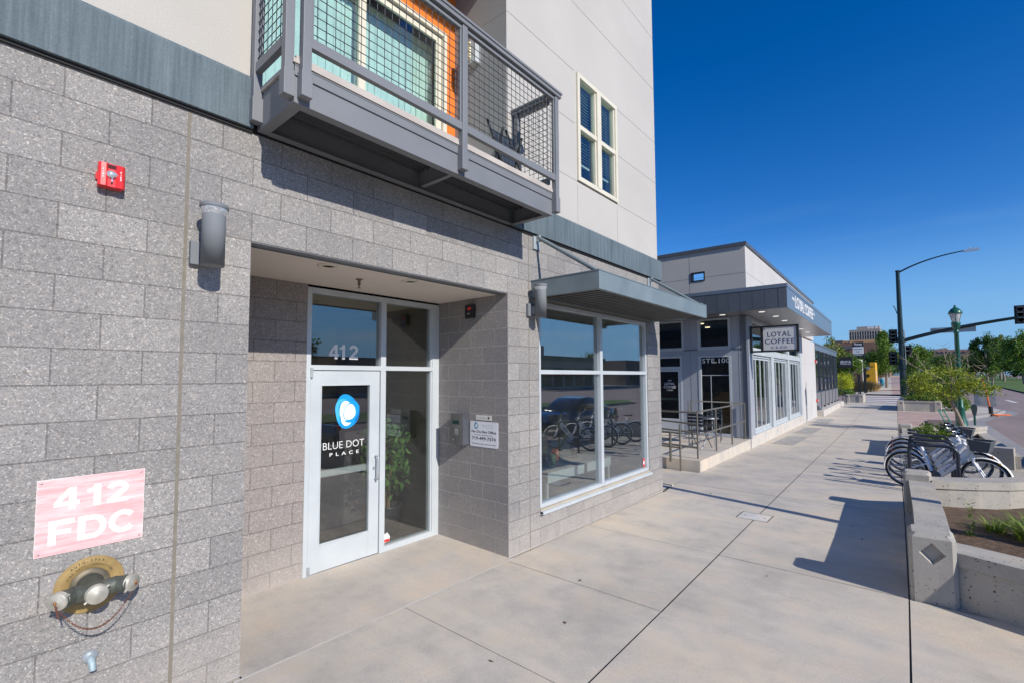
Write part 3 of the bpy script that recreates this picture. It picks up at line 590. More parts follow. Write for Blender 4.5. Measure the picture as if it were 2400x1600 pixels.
# pink sign
t = thing('fire_connection_sign', 'faded pink sign with white 412 FDC screwed to the block wall', 'sign', (.55, 0, 1.117))
mb = MB(); mb.box(-.233, .233, -.007, -.002, 0, .405)
m, tt, b = newmat('faded_pink'); v = coords(tt, (1.2, 1, 16)); n1 = noisen(tt, v, 2.2, 6, .7); n2 = noisen(tt, coords(tt), 7, 5)
c = ramp(tt, n1, [(.42, (.80,.40,.40)), (.6, (.82,.58,.57)), (.72, (.84,.76,.74))]).outputs[0]; c = mixc(tt, 1., c, ramp(tt, n2, [(.3, (.93,.93,.93)), (.7, (1.06,1.04,1.04))]).outputs[0], 'MULTIPLY')
tt.links.new(c, b.inputs['Base Color']); b.inputs['Roughness'].default_value = .35
obj('panel', mb, m, t, world=False)
mb = MB(); mb.box(-.2345, .2345, -.0062, -.0012, -.0015, .4065); obj('backing_plate', mb, K['wht'], t, world=False)
mb = MB()
for ch, x, z, h, w_ in (('4', -.165, .232, .119, .105), ('1', -.035, .232, .119, .075), ('2', .058, .232, .119, .1), ('F', -.182, .052, .129, .105), ('D', -.062, .052, .129, .125), ('C', .072, .052, .129, .13)): bigglyph(mb, ch, h, w_, TF(x, -.0072, z), .24)
obj('lettering', mb, mat('white_vinyl', (.86,.87,.88), .4, var=.02), t, world=False)
mb = MB()
for x in (-.217, .217):
    for z in (.016, .389): mb.ico((x, -.009, z), .006, 1, sc3=(1,.4,1))
obj('screw', mb, K['galv'], t, world=False)
# fire department connection
t = thing('fire_hose_connection', 'brass ringed fire hose connection with three silver caps and a rusty chain', 'hose connection', (.552, 0, .911))
RX = Matrix.Rotation(PI/2, 4, 'X')      # lathe axis z -> -y
mb = MB(); mb.lathe([(.153, 0), (.153, .006), (.147, .009), (.143, .007), (.14, .009), (.092, .009), (.088, .005)], 56, RX); obj('brass_ring', mb, K['brass'], t, world=False)
mb = MB(); mb.lathe([(.09, .003), (.088, .008), (.06, .012), (0, .012)], 40, RX); obj('inner_plate', mb, K['brassd'], t, world=False)
mb = MB()
def arc_text(mb, s, r, size, a0, a1, y):
    for i, ch in enumerate(s):
        if ch == ' ': continue
        a = a0+(a1-a0)*i/(len(s)-1); text(mb, ch, size, TF(0, y, 0) @ Matrix.Rotation(PI/2-a, 4, 'Y') @ Matrix.Translation((0, 0, r)), .0012, .02)
arc_text(mb, 'AUTO-SPKR.', .126, .0135, rad(128), rad(58), -.0088); arc_text(mb, 'FIRE DEPT. CONNECTION', .104, .0105, rad(152), rad(34), -.0088); obj('lettering', mb, mat('stamp', (.09,.065,.03), .6), t, world=False)
mb = MB(); mb.lathe([(.062, .01), (.058, .04), (.05, .07), (.052, .12)], 28, RX)
mb.tube([(-.10, -.145, .012), (-.05, -.13, .0), (0, -.125, -.002), (.05, -.13, 0), (.10, -.145, .012)], [.043, .046, .05, .046, .043], 20); mb.tube([(0, -.11, 0), (0, -.19, 0)], [.055, .046], 24)
for s in (-1, 1):
    mb.tube([(s*.085, -.135, .008), (s*.145, -.185, .008)], [.042, .0435], 22); mb.tube([(s*.122, -.166, .008), (s*.134, -.176, .008)], .047, 22)
    mb.ico((s*.062, -.165, .03), .009, 1); mb.ico((s*.1, -.19, .018), .007, 1)
obj('casting', mb, K['pewter'], t, world=False)
def cap(c, d, r):
    d = Vector(d).normalized(); T = Matrix.Translation(c) @ d.to_track_quat('Z', 'Y').to_matrix().to_4x4()
    mb = MB(); mb.lathe([(r+.003, -.026), (r+.003, -.02), (r, -.018), (r, -.003), (r-.004, 0), (r*.3, .001), (r*.25, .003), (0, .003)], 32, T)
    for a in (.6, .6+PI): mb.tube([(math.cos(a)*r*.98, math.sin(a)*r*.98, -.012), (math.cos(a)*(r+.014), math.sin(a)*(r+.014), -.01)], .007, 8, T)
    o = obj('hose_cap', mb, K['capm'], t, world=False)
cap((-.16, -.198, .01), (-.62, -.78, 0), .045); cap((.16, -.198, .01), (.62, -.78, 0), .045); cap((0, -.214, 0), (0, -1, 0), .0485)
mb = MB()
def chain(mb, P0, P1, sag, n, r=.0075):
    for i in range(n):
        u = (i+.5)/n; p = Vector(P0).lerp(Vector(P1), u); p.z -= sag*4*u*(1-u); u2 = u+.02; q = Vector(P0).lerp(Vector(P1), u2); q.z -= sag*4*u2*(1-u2)
        d = (q-p).normalized(); s = d.orthogonal().normalized() if i % 2 else d.cross(d.orthogonal()).normalized()
        pts = [p+d*math.cos(a)*r*1.15+s*math.sin(a)*r*.6 for a in [k*PI/4 for k in range(8)]]
        mb.tube(pts, .0016, 4, closed=True)
chain(mb, (-.163, -.2, -.005), (.175, -.19, .0), .175, 40); chain(mb, (-.165, -.215, .0), (-.15, -.205, -.07), .0, 7)
obj('chain', mb, K['rust'], t, world=False)
mb = MB(); mb.ico((-.166, -.203, .01), .008, 1); mb.ico((.168, -.203, .012), .008, 1); obj('rivet', mb, mat('copper', (.5,.2,.06), .4, .8), t, world=False)
# drain spout
t = thing('drain_spout', 'small galvanised drain spout with round flange near the wall foot', 'drain pipe', (.567, 0, .44))
mb = MB(); mb.lathe([(.037, 0), (.037, .004), (.03, .012), (.02, .02)], 28, Matrix.Translation((0, 0, .068)) @ RX); obj('flange', mb, K['galv'], t, world=False)
mb = MB(); mb.tube([(0, -.01, .068), (0, -.03, .062), (.002, -.052, .04), (.004, -.06, .015)], [.019, .018, .0165, .0155], 18, caps=False); mb.tube([(.004, -.0595, .018), (.004, -.06, .0145)], .0158, 18, caps=False); obj('spout', mb, mat('patina', (.33,.42,.45), .6, .2, var=.2, vs=30), t, world=False)
mb = MB(); mb.tube([(.004, -.0595, .020), (.004, -.0598, .0195)], .0145, 18); obj('bore', mb, mat('rust_bore', (.2,.08,.04), .8), t, world=False)
# intercom
t = thing('entry_intercom', 'grey steel entry intercom box with keypad on the recess wall', 'intercom', (4.205, .738, 1.24))
mb = MB(); mb.box(-.115, 0, -.105, .105, 0, .385); obj('housing', mb, mat('gunmetal', (.13,.14,.16), .35, .5), t, world=False, bevel=.006)
mb = MB(); mb.box(-.121, -.114, -.085, .105, .004, .381); obj('face_plate', mb, mat('brushed', (.30,.29,.28), .35, .8, var=.05), t, world=False, bevel=.002)
S_ = Matrix.Rotation(-PI/2, 4, 'Z')
def SB(mb, a0, a1, z0, z1, x0, x1): mb.box(x0, x1, -a1, -a0, z0, z1)
mb = MB(); SB(mb, -.065, .045, .255, .30, -.1235, -.120); obj('display', mb, mat('lcd', (.02,.055,.05), .2), t, world=False)
mb = MB()
for i in range(3): SB(mb, -.05+i*.042, -.038+i*.042, .222, .232, -.1235, -.12)
for r_ in range(4):
    for c_ in range(3): SB(mb, -.032+c_*.022, -.018+c_*.022, .125+r_*.02, .138+r_*.02, -.1235, -.12)
mb.tube([(-.12, .06, .06), (-.125, .06, .06)], .008, 10); text(mb, 'ENTRY', .008, Matrix.Translation((-.1215, 0, .345)) @ S_, .0005)
obj('keys', mb, K['clear'], t, world=False)
# white notice
t = thing('office_notice', 'white notice with blue ring logo and a phone number beside the intercom', 'sign', (4.205, .384, 1.23))
mb = MB(); pts = []
for cx, cz, a0 in ((.215, .29, 0), (-.215, .29, 90), (-.215, .015, 180), (.215, .015, 270)):
    for k in range(5): a = rad(a0+k*22.5); pts.append((cx+.015*math.cos(a), cz+.015*math.sin(a)))
mb.prism([(p[0], p[1]) for p in pts], -.006, -.001, axis='x'); obj('panel', mb, mat('notice_white', (.74,.75,.78), .3, var=.02), t, world=False)
mb = MB(); TT = lambda a, z: Matrix.Translation((-.006, -a, z)) @ S_
text(mb, 'No On-Site Office', .031, TT(.0, .168), .0008, .012, fit=.405); text(mb, '719-499-7574', .040, TT(0, .083), .0008, .014, fit=.39)
text(mb, 'Showings by Appointment Only', .012, TT(0, .138), .0006, fit=.3); text(mb, 'All Delivery Access via North Lot Door', .0135, TT(0, .030), .0006, .01, fit=.40); obj('lettering', mb, K['blk'], t, world=False)
mb = MB(); text(mb, 'BLUE DOT', .026, TT(.065, .245), .0008, -.012, fit=.18); text(mb, 'PLACE', .011, TT(.08, .226), .0006, .0, spacing=1.8, fit=.12); obj('lettering', mb, mat('soft_grey', (.4,.45,.48), .5), t, world=False)
mb = MB(); q = blob(0, 0, .032, .04, .15, 0, 32, .05); q2 = blob(.004, 0, .02, .026, -.3, 0, 32, .05)
for i in range(32):
    j = (i+1) % 32; f_ = lambda p, y: (-.0072, -(p[0]-.125), p[1]+.252)
    mb.quad(f_(q[i], 0), f_(q[j], 0), f_(q2[j], 0), f_(q2[i], 0))
obj('logo', mb, mat('logo_blue', (.0,.25,.42), .5), t, world=False)
t = thing('no_smoking_sign', 'small cream strip sign above the white office notice', 'sign', (4.205, .388, 1.552))
mb = MB(); mb.box(-.005, -.001, -.128, .128, 0, .06); obj('panel', mb, mat('sign_cream', (.68,.66,.58), .4, var=.02), t, world=False)
mb = MB(); text(mb, 'No Smoking', .022, Matrix.Translation((-.005, .03, .018)) @ S_, .0006, fit=.15); mb.lathe([(.012, 0), (.014, .001), (.017, 0)], 16, Matrix.Translation((-.0055, -.085, .03)) @ Matrix.Rotation(-PI/2, 4, 'Y')); obj('lettering', mb, mat('sign_grey', (.3,.36,.4), .5), t, world=False)
# small red lit box
t = thing('card_reader', 'small black box with a red window high on the recess wall', 'reader', (4.205, .595, 2.80))
mb = MB(); mb.box(-.05, 0, -.072, .072, 0, .17); obj('housing', mb, K['blk'], t, world=False, bevel=.006)
mb = MB(); SB(mb, -.02, .035, .10, .13, -.0525, -.05); obj('lit_window', mb, emis('red_lamp', (.45,.02,.015), .25), t, world=False)
mb = MB(); text(mb, 'EXIT', .016, Matrix.Translation((-.0505, 0, .045)) @ S_, .0006, .01); obj('lettering', mb, K['wht'], t, world=False)
# balcony light and folded chair
t = thing('balcony_lamp', 'louvred cream and grey wall lamp inside the balcony recess', 'wall lamp', (4.2, .54, 6.06))
mb = MB(); mb.box(-.09, 0, -.10, -.0, 0, .3); mb.box(-.09, -.0, -.10, .08, -.02, 0); obj('hood', mb, K['alu'], t, world=False)
mb = MB()
for i in range(7): mb.lathe([(.062, 0), (.075, .018), (.062, .036)], 16, Matrix.Translation((-.06, .045, .01+i*.037)))
obj('louvre', mb, mat('brass_cream', (.5,.42,.24), .4, .3), t, world=False)
t = thing('folded_chair', 'dark folded chair leaning by the right end of the balcony rail', 'chair', (3.93, -.2, 4.16), 0)
mb = MB()
for s in (-.16, .16): mb.tube([(s+.05, -.16, 0), (s, .12, .78)], .016, 6); mb.tube([(s+.02, .12, 0), (s+.02, -.1, .62)], .016, 6)
obj('frame', mb, K['blk'], t, world=False)
mb = MB()
for i in range(5): mb.box(-.15, .15, -.02+i*.02, .0+i*.02, .3+i*.075, .355+i*.075)
obj('slats', mb, mat('navy_slat', (.035,.05,.07), .5), t, world=False)
# things seen in the lobby and office
def leaves(mb, n, cen, rx, ry, rz, size, rnd, clumps=14, cr=.35, shell=.55, flat=.4, droop=0.):
    cs = []
    for i in range(clumps):
        while True:
            p = Vector((rnd.uniform(-1,1), rnd.uniform(-1,1), rnd.uniform(-1,1)))
            if .15 < p.length < 1: break
        p = p.normalized()*(p.length**shell); cs.append((p, rnd.uniform(.6, 1.25)))
    vs, fs = [], []
    for i in range(n):
        c, k = cs[rnd.randrange(clumps)]
        d = Vector((rnd.gauss(0,1), rnd.gauss(0,1), rnd.gauss(0,1))).normalized()*(rnd.random()**.45)*cr*k
        p = c*(1-cr*.6)+d; p = Vector((cen[0]+p.x*rx, cen[1]+p.y*ry, cen[2]+p.z*rz))
        nrm = Vector((rnd.gauss(0,1), rnd.gauss(0,1), rnd.gauss(0,1)+flat*1.5)).normalized(); a = nrm.orthogonal().normalized(); b = nrm.cross(a); th = rnd.uniform(0, 2*PI)
        a, b = a*math.cos(th)+b*math.sin(th), b*math.cos(th)-a*math.sin(th); s = size*rnd.uniform(.6, 1.3); a = a*s; b = b*s*.5
        a.z -= droop*s
        k0 = len(vs); vs += [p-a*.5, p+b*.5+a*.05, p+a*.5, p-b*.5+a*.05]; fs.append((k0, k0+1, k0+2, k0+3))
    mb.add(vs, fs); return mb
rnd = random.Random(11)
t = thing('potted_fig', 'leafy potted fig tree behind the glass beside the entrance door', 'plant', (3.86, 1.85, .012))
mb = MB(); mb.lathe([(.0, .0), (.15, 0), (.19, .34), (.2, .36), (.17, .36), (.165, .32), (0, .32)], 24); obj('pot', mb, mat('dark_pot', (.05,.055,.06), .35), t, world=False)
mb = MB()
for i in range(6): a = i*1.1; mb.tube([(.03*math.cos(a), .03*math.sin(a), .32), (.06*math.cos(a+.6), .05*math.sin(a+.6), .8), (.16*math.cos(a), .15*math.sin(a), 1.25)], [.011, .009, .005], 6)
obj('stem', mb, mat('tan_bark', (.32,.22,.12), .8), t, world=False)
mb = MB(); leaves(mb, 950, (.0, -.02, .98), .42, .36, .56, .085, rnd, 26, .42, .6, .1, .5); obj('foliage', mb, leafmat('fig_leaf', (.06,.15,.03), (.22,.42,.10)), t, world=False)
t = thing('office_desk', 'pale desk with a white apron and metal legs behind the shop window', 'desk', (6.7, .95, .1))
mb = MB(); mb.box(-.95, .95, -.4, .45, .56, .585); obj('top', mb, mat('desk_top', (.22,.27,.27), .3), t, world=False)
mb = MB(); mb.box(-.95, .06, -.4, -.385, .415, .558); mb.box(.16, .95, -.4, -.385, .415, .558); obj('apron', mb, mat('desk_apron', (.72,.80,.80), .4), t, world=False)
for x in (-.93, .92):
    mb = MB(); mb.box(x-.02, x+.02, -.38, -.34, 0, .415); mb.box(x-.02, x+.02, .4, .44, 0, .56); obj('leg', mb, K['wht'], t, world=False)
t = thing('task_chair', 'dull olive office chair behind the desk in the shop window', 'chair', (6.35, 1.75, .1))
mb = MB(); mb.box(-.24, .24, -.22, .22, .42, .5); obj('seat', mb, mat('olive_cloth', (.22,.23,.17), .8), t, world=False, bevel=.03)
mb = MB(); mb.box(-.22, .22, .2, .26, .55, 1.1); obj('backrest', mb, mat('olive_cloth2', (.30,.31,.23), .8), t, world=False, bevel=.03)
mb = MB(); mb.tube([(0, 0, .08), (0, 0, .42)], .03, 8)
for k in range(5): a = k*1.257; mb.tube([(0, 0, .09), (.28*math.cos(a), .28*math.sin(a), .05)], .015, 6)
obj('base', mb, K['blk'], t, world=False)
for i, (x, h, m_) in enumerate(((6.02, .19, K['blk']), (6.28, .16, mat('cup_green', (.25,.32,.16), .5)), (6.98, .2, K['blk']))):
    mb = MB(); mb.lathe([(.0, 0), (.05, 0), (.055, h), (.048, h), (.044, .02), (0, .02)], 18, Matrix.Translation((x, .78+.05*i, .686))); o = obj('desk_pot', mb, m_)
    tag(o, ['dark pen pot at the left end of the desk behind the shop window', 'small green pot on the desk between the two dark pots', 'dark pen pot right of the green pot on the desk'][i], 'pot')
mb = MB(); mb.prism([(6.42, .72), (6.56, .70), (6.6, .86), (6.5, .9), (6.43, .84)], .9, .98); tag(obj('paper_bag', mb, mat('orange_paper', (.65,.2,.08), .6)), 'crumpled orange paper bag standing on the desk in the window', 'bag')
# ================================================================ ground
def ramped(xs_, x0, x1): return [x0]+sorted({x for x in xs_ if x0 < x < x1})+[x1]
BRK = [-10, 24, 90, 309]
def poly_strip(mb, xs, fa, fb, dz=0., skirt=0.):
    """sheet between y=fa(x) and y=fb(x), following the ground"""
    for a, b in zip(xs, xs[1:]):
        mb.quad((a, fa(a), G(a)+dz), (b, fa(b), G(b)+dz), (b, fb(b), G(b)+dz), (a, fb(a), G(a)+dz))
        if skirt:
            mb.quad((a, fa(a), G(a)+dz), (b, fa(b), G(b)+dz), (b, fa(b), G(b)+dz-skirt), (a, fa(a), G(a)+dz-skirt))
# one sheet to the horizon at road level
mb = MB(); xs = [-600, -10, 24, 60, 90, 140, 200, 309, 600, 3000]
ys = [-2500, -300, -60, -15, 0, 40, 200, 2500]
vs = [(x, y, G(x)-.155) for x in xs for y in ys]; ny = len(ys)
mb.add(vs, [(i*ny+j, (i+1)*ny+j, (i+1)*ny+j+1, i*ny+j+1) for i in range(len(xs)-1) for j in range(ny-1)])
K['soil'] = mat('dry_ground', (.20,.17,.13), .95, var=.25, vs=.4, fine=.2, fs=30); struct('ground', mb, K['soil'], fixn=False)
# asphalt
m, t_, b = newmat('pinkish_asphalt'); v = coords(t_); n1 = noisen(t_, coords(t_, (.25,1.6,1)), .5, 6, .6); n2 = noisen(t_, v, 45, 4, .75)
c = ramp(t_, n1, [(.3, (.23,.18,.165)), (.7, (.32,.245,.22))]).outputs[0]; c = mixc(t_, 1., c, ramp(t_, n2, [(.3, (.75,.75,.75)), (.75, (1.2,1.2,1.2))]).outputs[0], 'MULTIPLY')
t_.links.new(c, b.inputs['Base Color']); b.inputs['Roughness'].default_value = .9; K['asph'] = m
LJ = [(-20, -2.36), (0, -1.91), (4.11, -1.826), (5.83, -1.785), (8.57, -1.715), (11.5, -1.655), (23.55, -1.40), (50.4, -.85)]
def lin(tab, x):
    if x <= tab[0][0]: return tab[0][1]
    for (a, p), (b_, q) in zip(tab, tab[1:]):
        if x <= b_: return p+(q-p)*(x-a)/(b_-a)
    return tab[-1][1]
YJ = lambda x: lin(LJ, x)
YR = lambda x: lin([(-20, -3.86), (0, -3.53), (5.83, -3.468), (9.8, -3.385), (20.4, -3.12), (27.5, -2.965), (38.3, -2.72), (50.4, -2.42)], x)      # right edge of the walk
YB = lambda x: lin([(-20, -.06), (8.6, -.056), (9.1, .03), (10.77, .085), (15.56, .172), (31, .53), (45, .9), (50.4, 1.15)], x)   # building side
YC = lambda x: lin([(-60, -5.6), (33.8, -5.56), (37, -6.2), (40, -7.2), (43.5, -7.9), (46, -7.75), (48.5, -6.6), (50, -4.5), (50.4, -2.42)], x)
mb = MB(); poly_strip(mb, ramped(BRK+[-60], -300, 1200), lambda x: -70, lambda x: -5.0, -.15)
poly_strip(mb, [50.5, 60, 73], lambda x: -5.0, lambda x: 60, -.149); struct('road', mb, K['asph'], fixn=False)
# gutter
mb = MB(); poly_strip(mb, ramped(BRK+[33.8,37,40,43.5,46,48.5], -60, 50), lambda x: YC(x)-.62, lambda x: YC(x)+.02, -.144); struct('gutter', mb, K['gutter'])
# curb
mb = MB(); poly_strip(mb, ramped(BRK+[0, 6, 12, 18, 30, 33.8,35.5,37,38.5,40,42,43.5,45,46,47.5,48.5,49.3,50], -60, 50.4), YC, lambda x: YC(x)+.16, .004, .17); struct('curb', mb, K['gutter'])
# sidewalk, slab by slab with open joints over a dirty bed
mb = MB(); poly_strip(mb, ramped(BRK+[0, 8.6, 9.1, 10.77, 15.56], -40, 50.4), lambda x: YC(x)+.16, lambda x: YB(x)+2.5 if 8.6 < x < 10.9 else YB(x), -.012)
struct('walk_bed', mb, K['grime'])
tx = [-20, -16.5, -13, -9.6, -6.2, -4.4, -2.6, -.85, .92, 2.70, 4.12, 5.86, 7.65, 9.45, 11.25, 13.05]+[13.05+1.83*i for i in range(1, 21)]
mb = MB(); rnd = random.Random(3)
def slab(mb, x0, x1, f0, f1, g0=.004, g1=.004, gx=.0025):
    dz = rnd.uniform(-.0015, .0015); a, b_ = x0+gx, x1-gx
    xs = ramped(BRK+[8.6, 9.1, 10.77, 15.56], a, b_)
    for p, q in zip(xs, xs[1:]):
        mb.quad((p, f0(p)+g0, G(p)+dz), (q, f0(q)+g0, G(q)+dz), (q, f1(q)-g1, G(q)+dz), (p, f1(p)-g1, G(p)+dz))
for a, b_ in zip(tx, tx[1:]):
    slab(mb, a, b_, YJ, YB, .0055, .004); slab(mb, a, b_, YR, YJ, .005, .0055)
for a, b_ in ((-20, -14), (-14, -8), (-8, -2), (-2, 5.83)): slab(mb, a, b_, lambda x: YC(x)+.165, YR, .004, .006, .004)
# lower path between the two buildings
for a, b_ in ((8.62, 10.72),):
    mb.quad((a, .02, G(a)), (b_, .085, G(b_)), (b_, 9, G(b_)), (a, 9, G(a)))
sw = struct('sidewalk', mb, K['walk'])
# bay under the bikes and the brick strip beyond
mb = MB(); poly_strip(mb, [5.84, 10, 16, 20.3], lambda x: YC(x)+.165, lambda x: YR(x)-.007, .0); struct('bike_bay_paving', mb, K['plant'])
def brickpave(name, c1, c2, mo, W=.2, H=.1, sc_=1.):
    m, t, b = newmat(name); br = N(t, 'TexBrick', Scale=1.0, offset=.5); br.inputs['Brick Width'].default_value = W; br.inputs['Row Height'].default_value = H; br.inputs['Mortar Size'].default_value = .006
    br.inputs['Color1'].default_value = (*c1, 1); br.inputs['Color2'].default_value = (*c2, 1); br.inputs['Mortar'].default_value = (*mo, 1); v = coords(t); t.links.new(v, br.inputs['Vector'])
    c = mixc(t, 1., br.outputs[0], ramp(t, noisen(t, v, 1.5, 5), [(.3, .85), (.7, 1.12)]).outputs[0], 'MULTIPLY'); t.links.new(c, b.inputs['Base Color']); b.inputs['Roughness'].default_value = .85; bump(t, b, br.outputs['Fac'], -.4, .003); return m
K['pave'] = brickpave('pink_pavers', (.40,.27,.22), (.50,.36,.30), (.42,.36,.31), .3, .3)
mb = MB(); poly_strip(mb, [20.3, 24, 30, 33.8,35.5,37,38.4], lambda x: YC(x)+.165, lambda x: YR(x)-.007, .0); struct('brick_paving', mb, K['pave'])
mb = MB(); poly_strip(mb, [38.4, 40, 42, 43.5, 45, 46, 47.5, 48.5, 49.3, 50, 50.4], lambda x: YC(x)+.165, lambda x: YR(x)-.007, .0); struct('corner_paving', mb, K['walk'])
# tree-pit steps in the pavers
mb = MB(); mb.box(26.6, 31.2, -5.15, -4.0, -.13, -.06); tag(obj('tree_pit_kerb', mb, mat('brown_kerb', (.16,.11,.09), .8)), 'low brown kerb round the leaning street tree', 'kerb')
# crosswalk
K['pinkband'] = brickpave('crosswalk_brick', (.30,.21,.19), (.38,.27,.24), (.30,.25,.22)); K['paintw'] = mat('road_paint', (.72,.71,.68), .7, var=.08, fine=.15)
mb = MB(); poly_strip(mb, [50.42, 60, 73.5], lambda x: -2.6+(x-50)*.012, lambda x: 1.25+(x-50)*.015, -.141); struct('crosswalk_paving', mb, K['pinkband'])
mb = MB()
for x, w_ in ((51.0, 1.2), (54.0, 1.7), (58.0, 2.0), (63, 2.3), (68.8, 2.6)): mb.quad((x, -2.5, G(x)-.136), (x+w_, -2.5, G(x)-.136), (x+w_, 1.3, G(x)-.136), (x, 1.3, G(x)-.136))
for x, y0, y1 in ((34, -10.5, -9.9), (30, -13, -12.8), (44, -9.7, -9.2)): mb.quad((x, y0, G(x)-.143), (x+3, y0, G(x)-.143), (x+3, y1, G(x)-.143), (x, y1, G(x)-.143))
for x in (60, 78, 96, 114): mb.quad((x, -10.4, G(x)-.143), (x+6, -10.4, G(x+6)-.143), (x+6, -10.1, G(x+6)-.143), (x, -10.1, G(x)-.143))
struct('road_markings', mb, K['paintw'])
# far walk
mb = MB(); poly_strip(mb, [73.6, 90, 140, 200, 309, 500], lambda x: -1.3+(x-81)*.028, lambda x: (1.25 if x > 76 else 3.5)+(x-81)*.028, -.0, .15); struct('far_sidewalk', mb, K['walk'])
mb = MB(); poly_strip(mb, [73.6, 90, 140, 200, 309, 500], lambda x: -5.4+(x-81)*.028, lambda x: -1.3+(x-81)*.028, -.004, .15); struct('far_brick_strip', mb, K['pave'])
# median lawns
K['grass'] = mat('lawn', (.085,.15,.028), .9, var=.3, vs=1.5, fine=.35, fs=40)
def lawn(x0, x1, y0, y1, nm):
    mb = MB(); n = 24; pts = []
    for i in range(13): a = PI/2-PI*i/12; pts.append((x1+(y1-y0)/2*math.cos(a)*1.6, (y0+y1)/2+(y1-y0)/2*math.sin(a)))
    pts += [(x0, y0), (x0, y1)]
    vs = [(p[0], p[1], G(p[0])-.01) for p in pts]; lo = [(p[0], p[1], G(p[0])-.2) for p in pts]; k = len(pts)
    mb.add(vs+lo, [(i, (i+1) % k, k+(i+1) % k, k+i) for i in range(k)]); o = struct('median_kerb', mb, K['gutter'])
    mb = MB(); c = Vector(((x0+x1)/2, (y0+y1)/2, 0)); 
    xs = [x0+(x1-x0)*i/20 for i in range(21)]
    for a, b_ in zip(xs, xs[1:]): mb.quad((a, y0+.15, G(a)+.004), (b_, y0+.15, G(b_)+.004), (b_, y1-.15, G(b_)+.004), (a, y1-.15, G(a)+.004))
    q = [(x1+((y1-y0)/2-.15)*math.cos(PI/2-PI*i/12)*1.6, (y0+y1)/2+((y1-y0)/2-.15)*math.sin(PI/2-PI*i/12)) for i in range(13)]
    mb.add([(p[0], p[1], G(p[0])+.004) for p in q], [tuple(range(13))]); tag(obj(nm, mb, K['grass'], fixn=False), kind='structure')
lawn(-60, 38, -20.5, -15.2, 'median_lawn'); lawn(78, 84, -28, -14.5, 'median_lawn')
mb = MB(); xs = [84, 90, 120, 160, 220, 309, 500]
for a, b_ in zip(xs, xs[1:]): mb.quad((a, -28, G(a)+.003), (b_, -28, G(b_)+.003), (b_, -14.5-(b_-84)*.005, G(b_)+.003), (a, -14.5-(a-84)*.005, G(a)+.003))
tag(obj('median_lawn', mb, K['grass'], fixn=False), kind='structure')
# utility vault lid and metal grates in the walk
t = thing('utility_cover', 'pale rectangular utility cover set across the long walk joint', 'utility cover', (7.83, -1.71, G(7.83)))
mb = MB(); mb.box(-.185, .185, -.195, .195, -.03, .004); obj('lid', mb, K['caulk'], t, world=False)
mb = MB(); [mb.box(a, b_, c_, d_, -.03, .0045) for a, b_, c_, d_ in ((-.2, -.188, -.21, .21), (.188, .2, -.21, .21), (-.188, .188, -.21, -.198), (-.188, .188, .198, .21))]; obj('rim', mb, K['grime'], t, world=False)
mb = MB()
for y in (-.13, .13): mb.lathe([(0, .0045), (.013, .0045)], 10, TF(0, y, .0015))
obj('lift_hole', mb, K['dark'], t, world=False)
K['grate'] = mat('galvanised_grate', (.37,.355,.33), .8, .0, var=.2, vs=4)
for i, (x0, x1, y0, y1, lb) in enumerate(((17.2, 20.0, -.62, -.05, 'nearest of the row of metal grates in the walk by the cafe doors'), (21.4, 24.0, -.55, .02, 'middle metal grate in the walk by the cafe doors'), (26.6, 29.4, -.42, .18, 'farthest of the row of metal grates in the walk, by the blank wall'))):
    t = thing('walk_grate', lb, 'grate', ((x0+x1)/2, (y0+y1)/2, G((x0+x1)/2)), 0, 'metal grates along the cafe wall')
    mb = MB(); hx, hy = (x1-x0)/2, (y1-y0)/2; sl = -.0075 if x0 < 24 else 0
    for k in range(9): a = -hx+2*hx*k/9; b_ = a+2*hx/9-.03; mb.quad((a, -hy, .004+sl*a), (b_, -hy, .004+sl*b_), (b_, hy, .004+sl*b_), (a, hy, .004+sl*a))
    obj('panel', mb, K['grate'], t, world=False)
    mb = MB(); mb.quad((-hx-.02, -hy-.02, .002-sl*hx), (hx+.01, -hy-.02, .002+sl*hx), (hx+.01, hy+.02, .002+sl*hx), (-hx-.02, hy+.02, .002-sl*hx)); obj('frame', mb, K['gutter'], t, world=False)
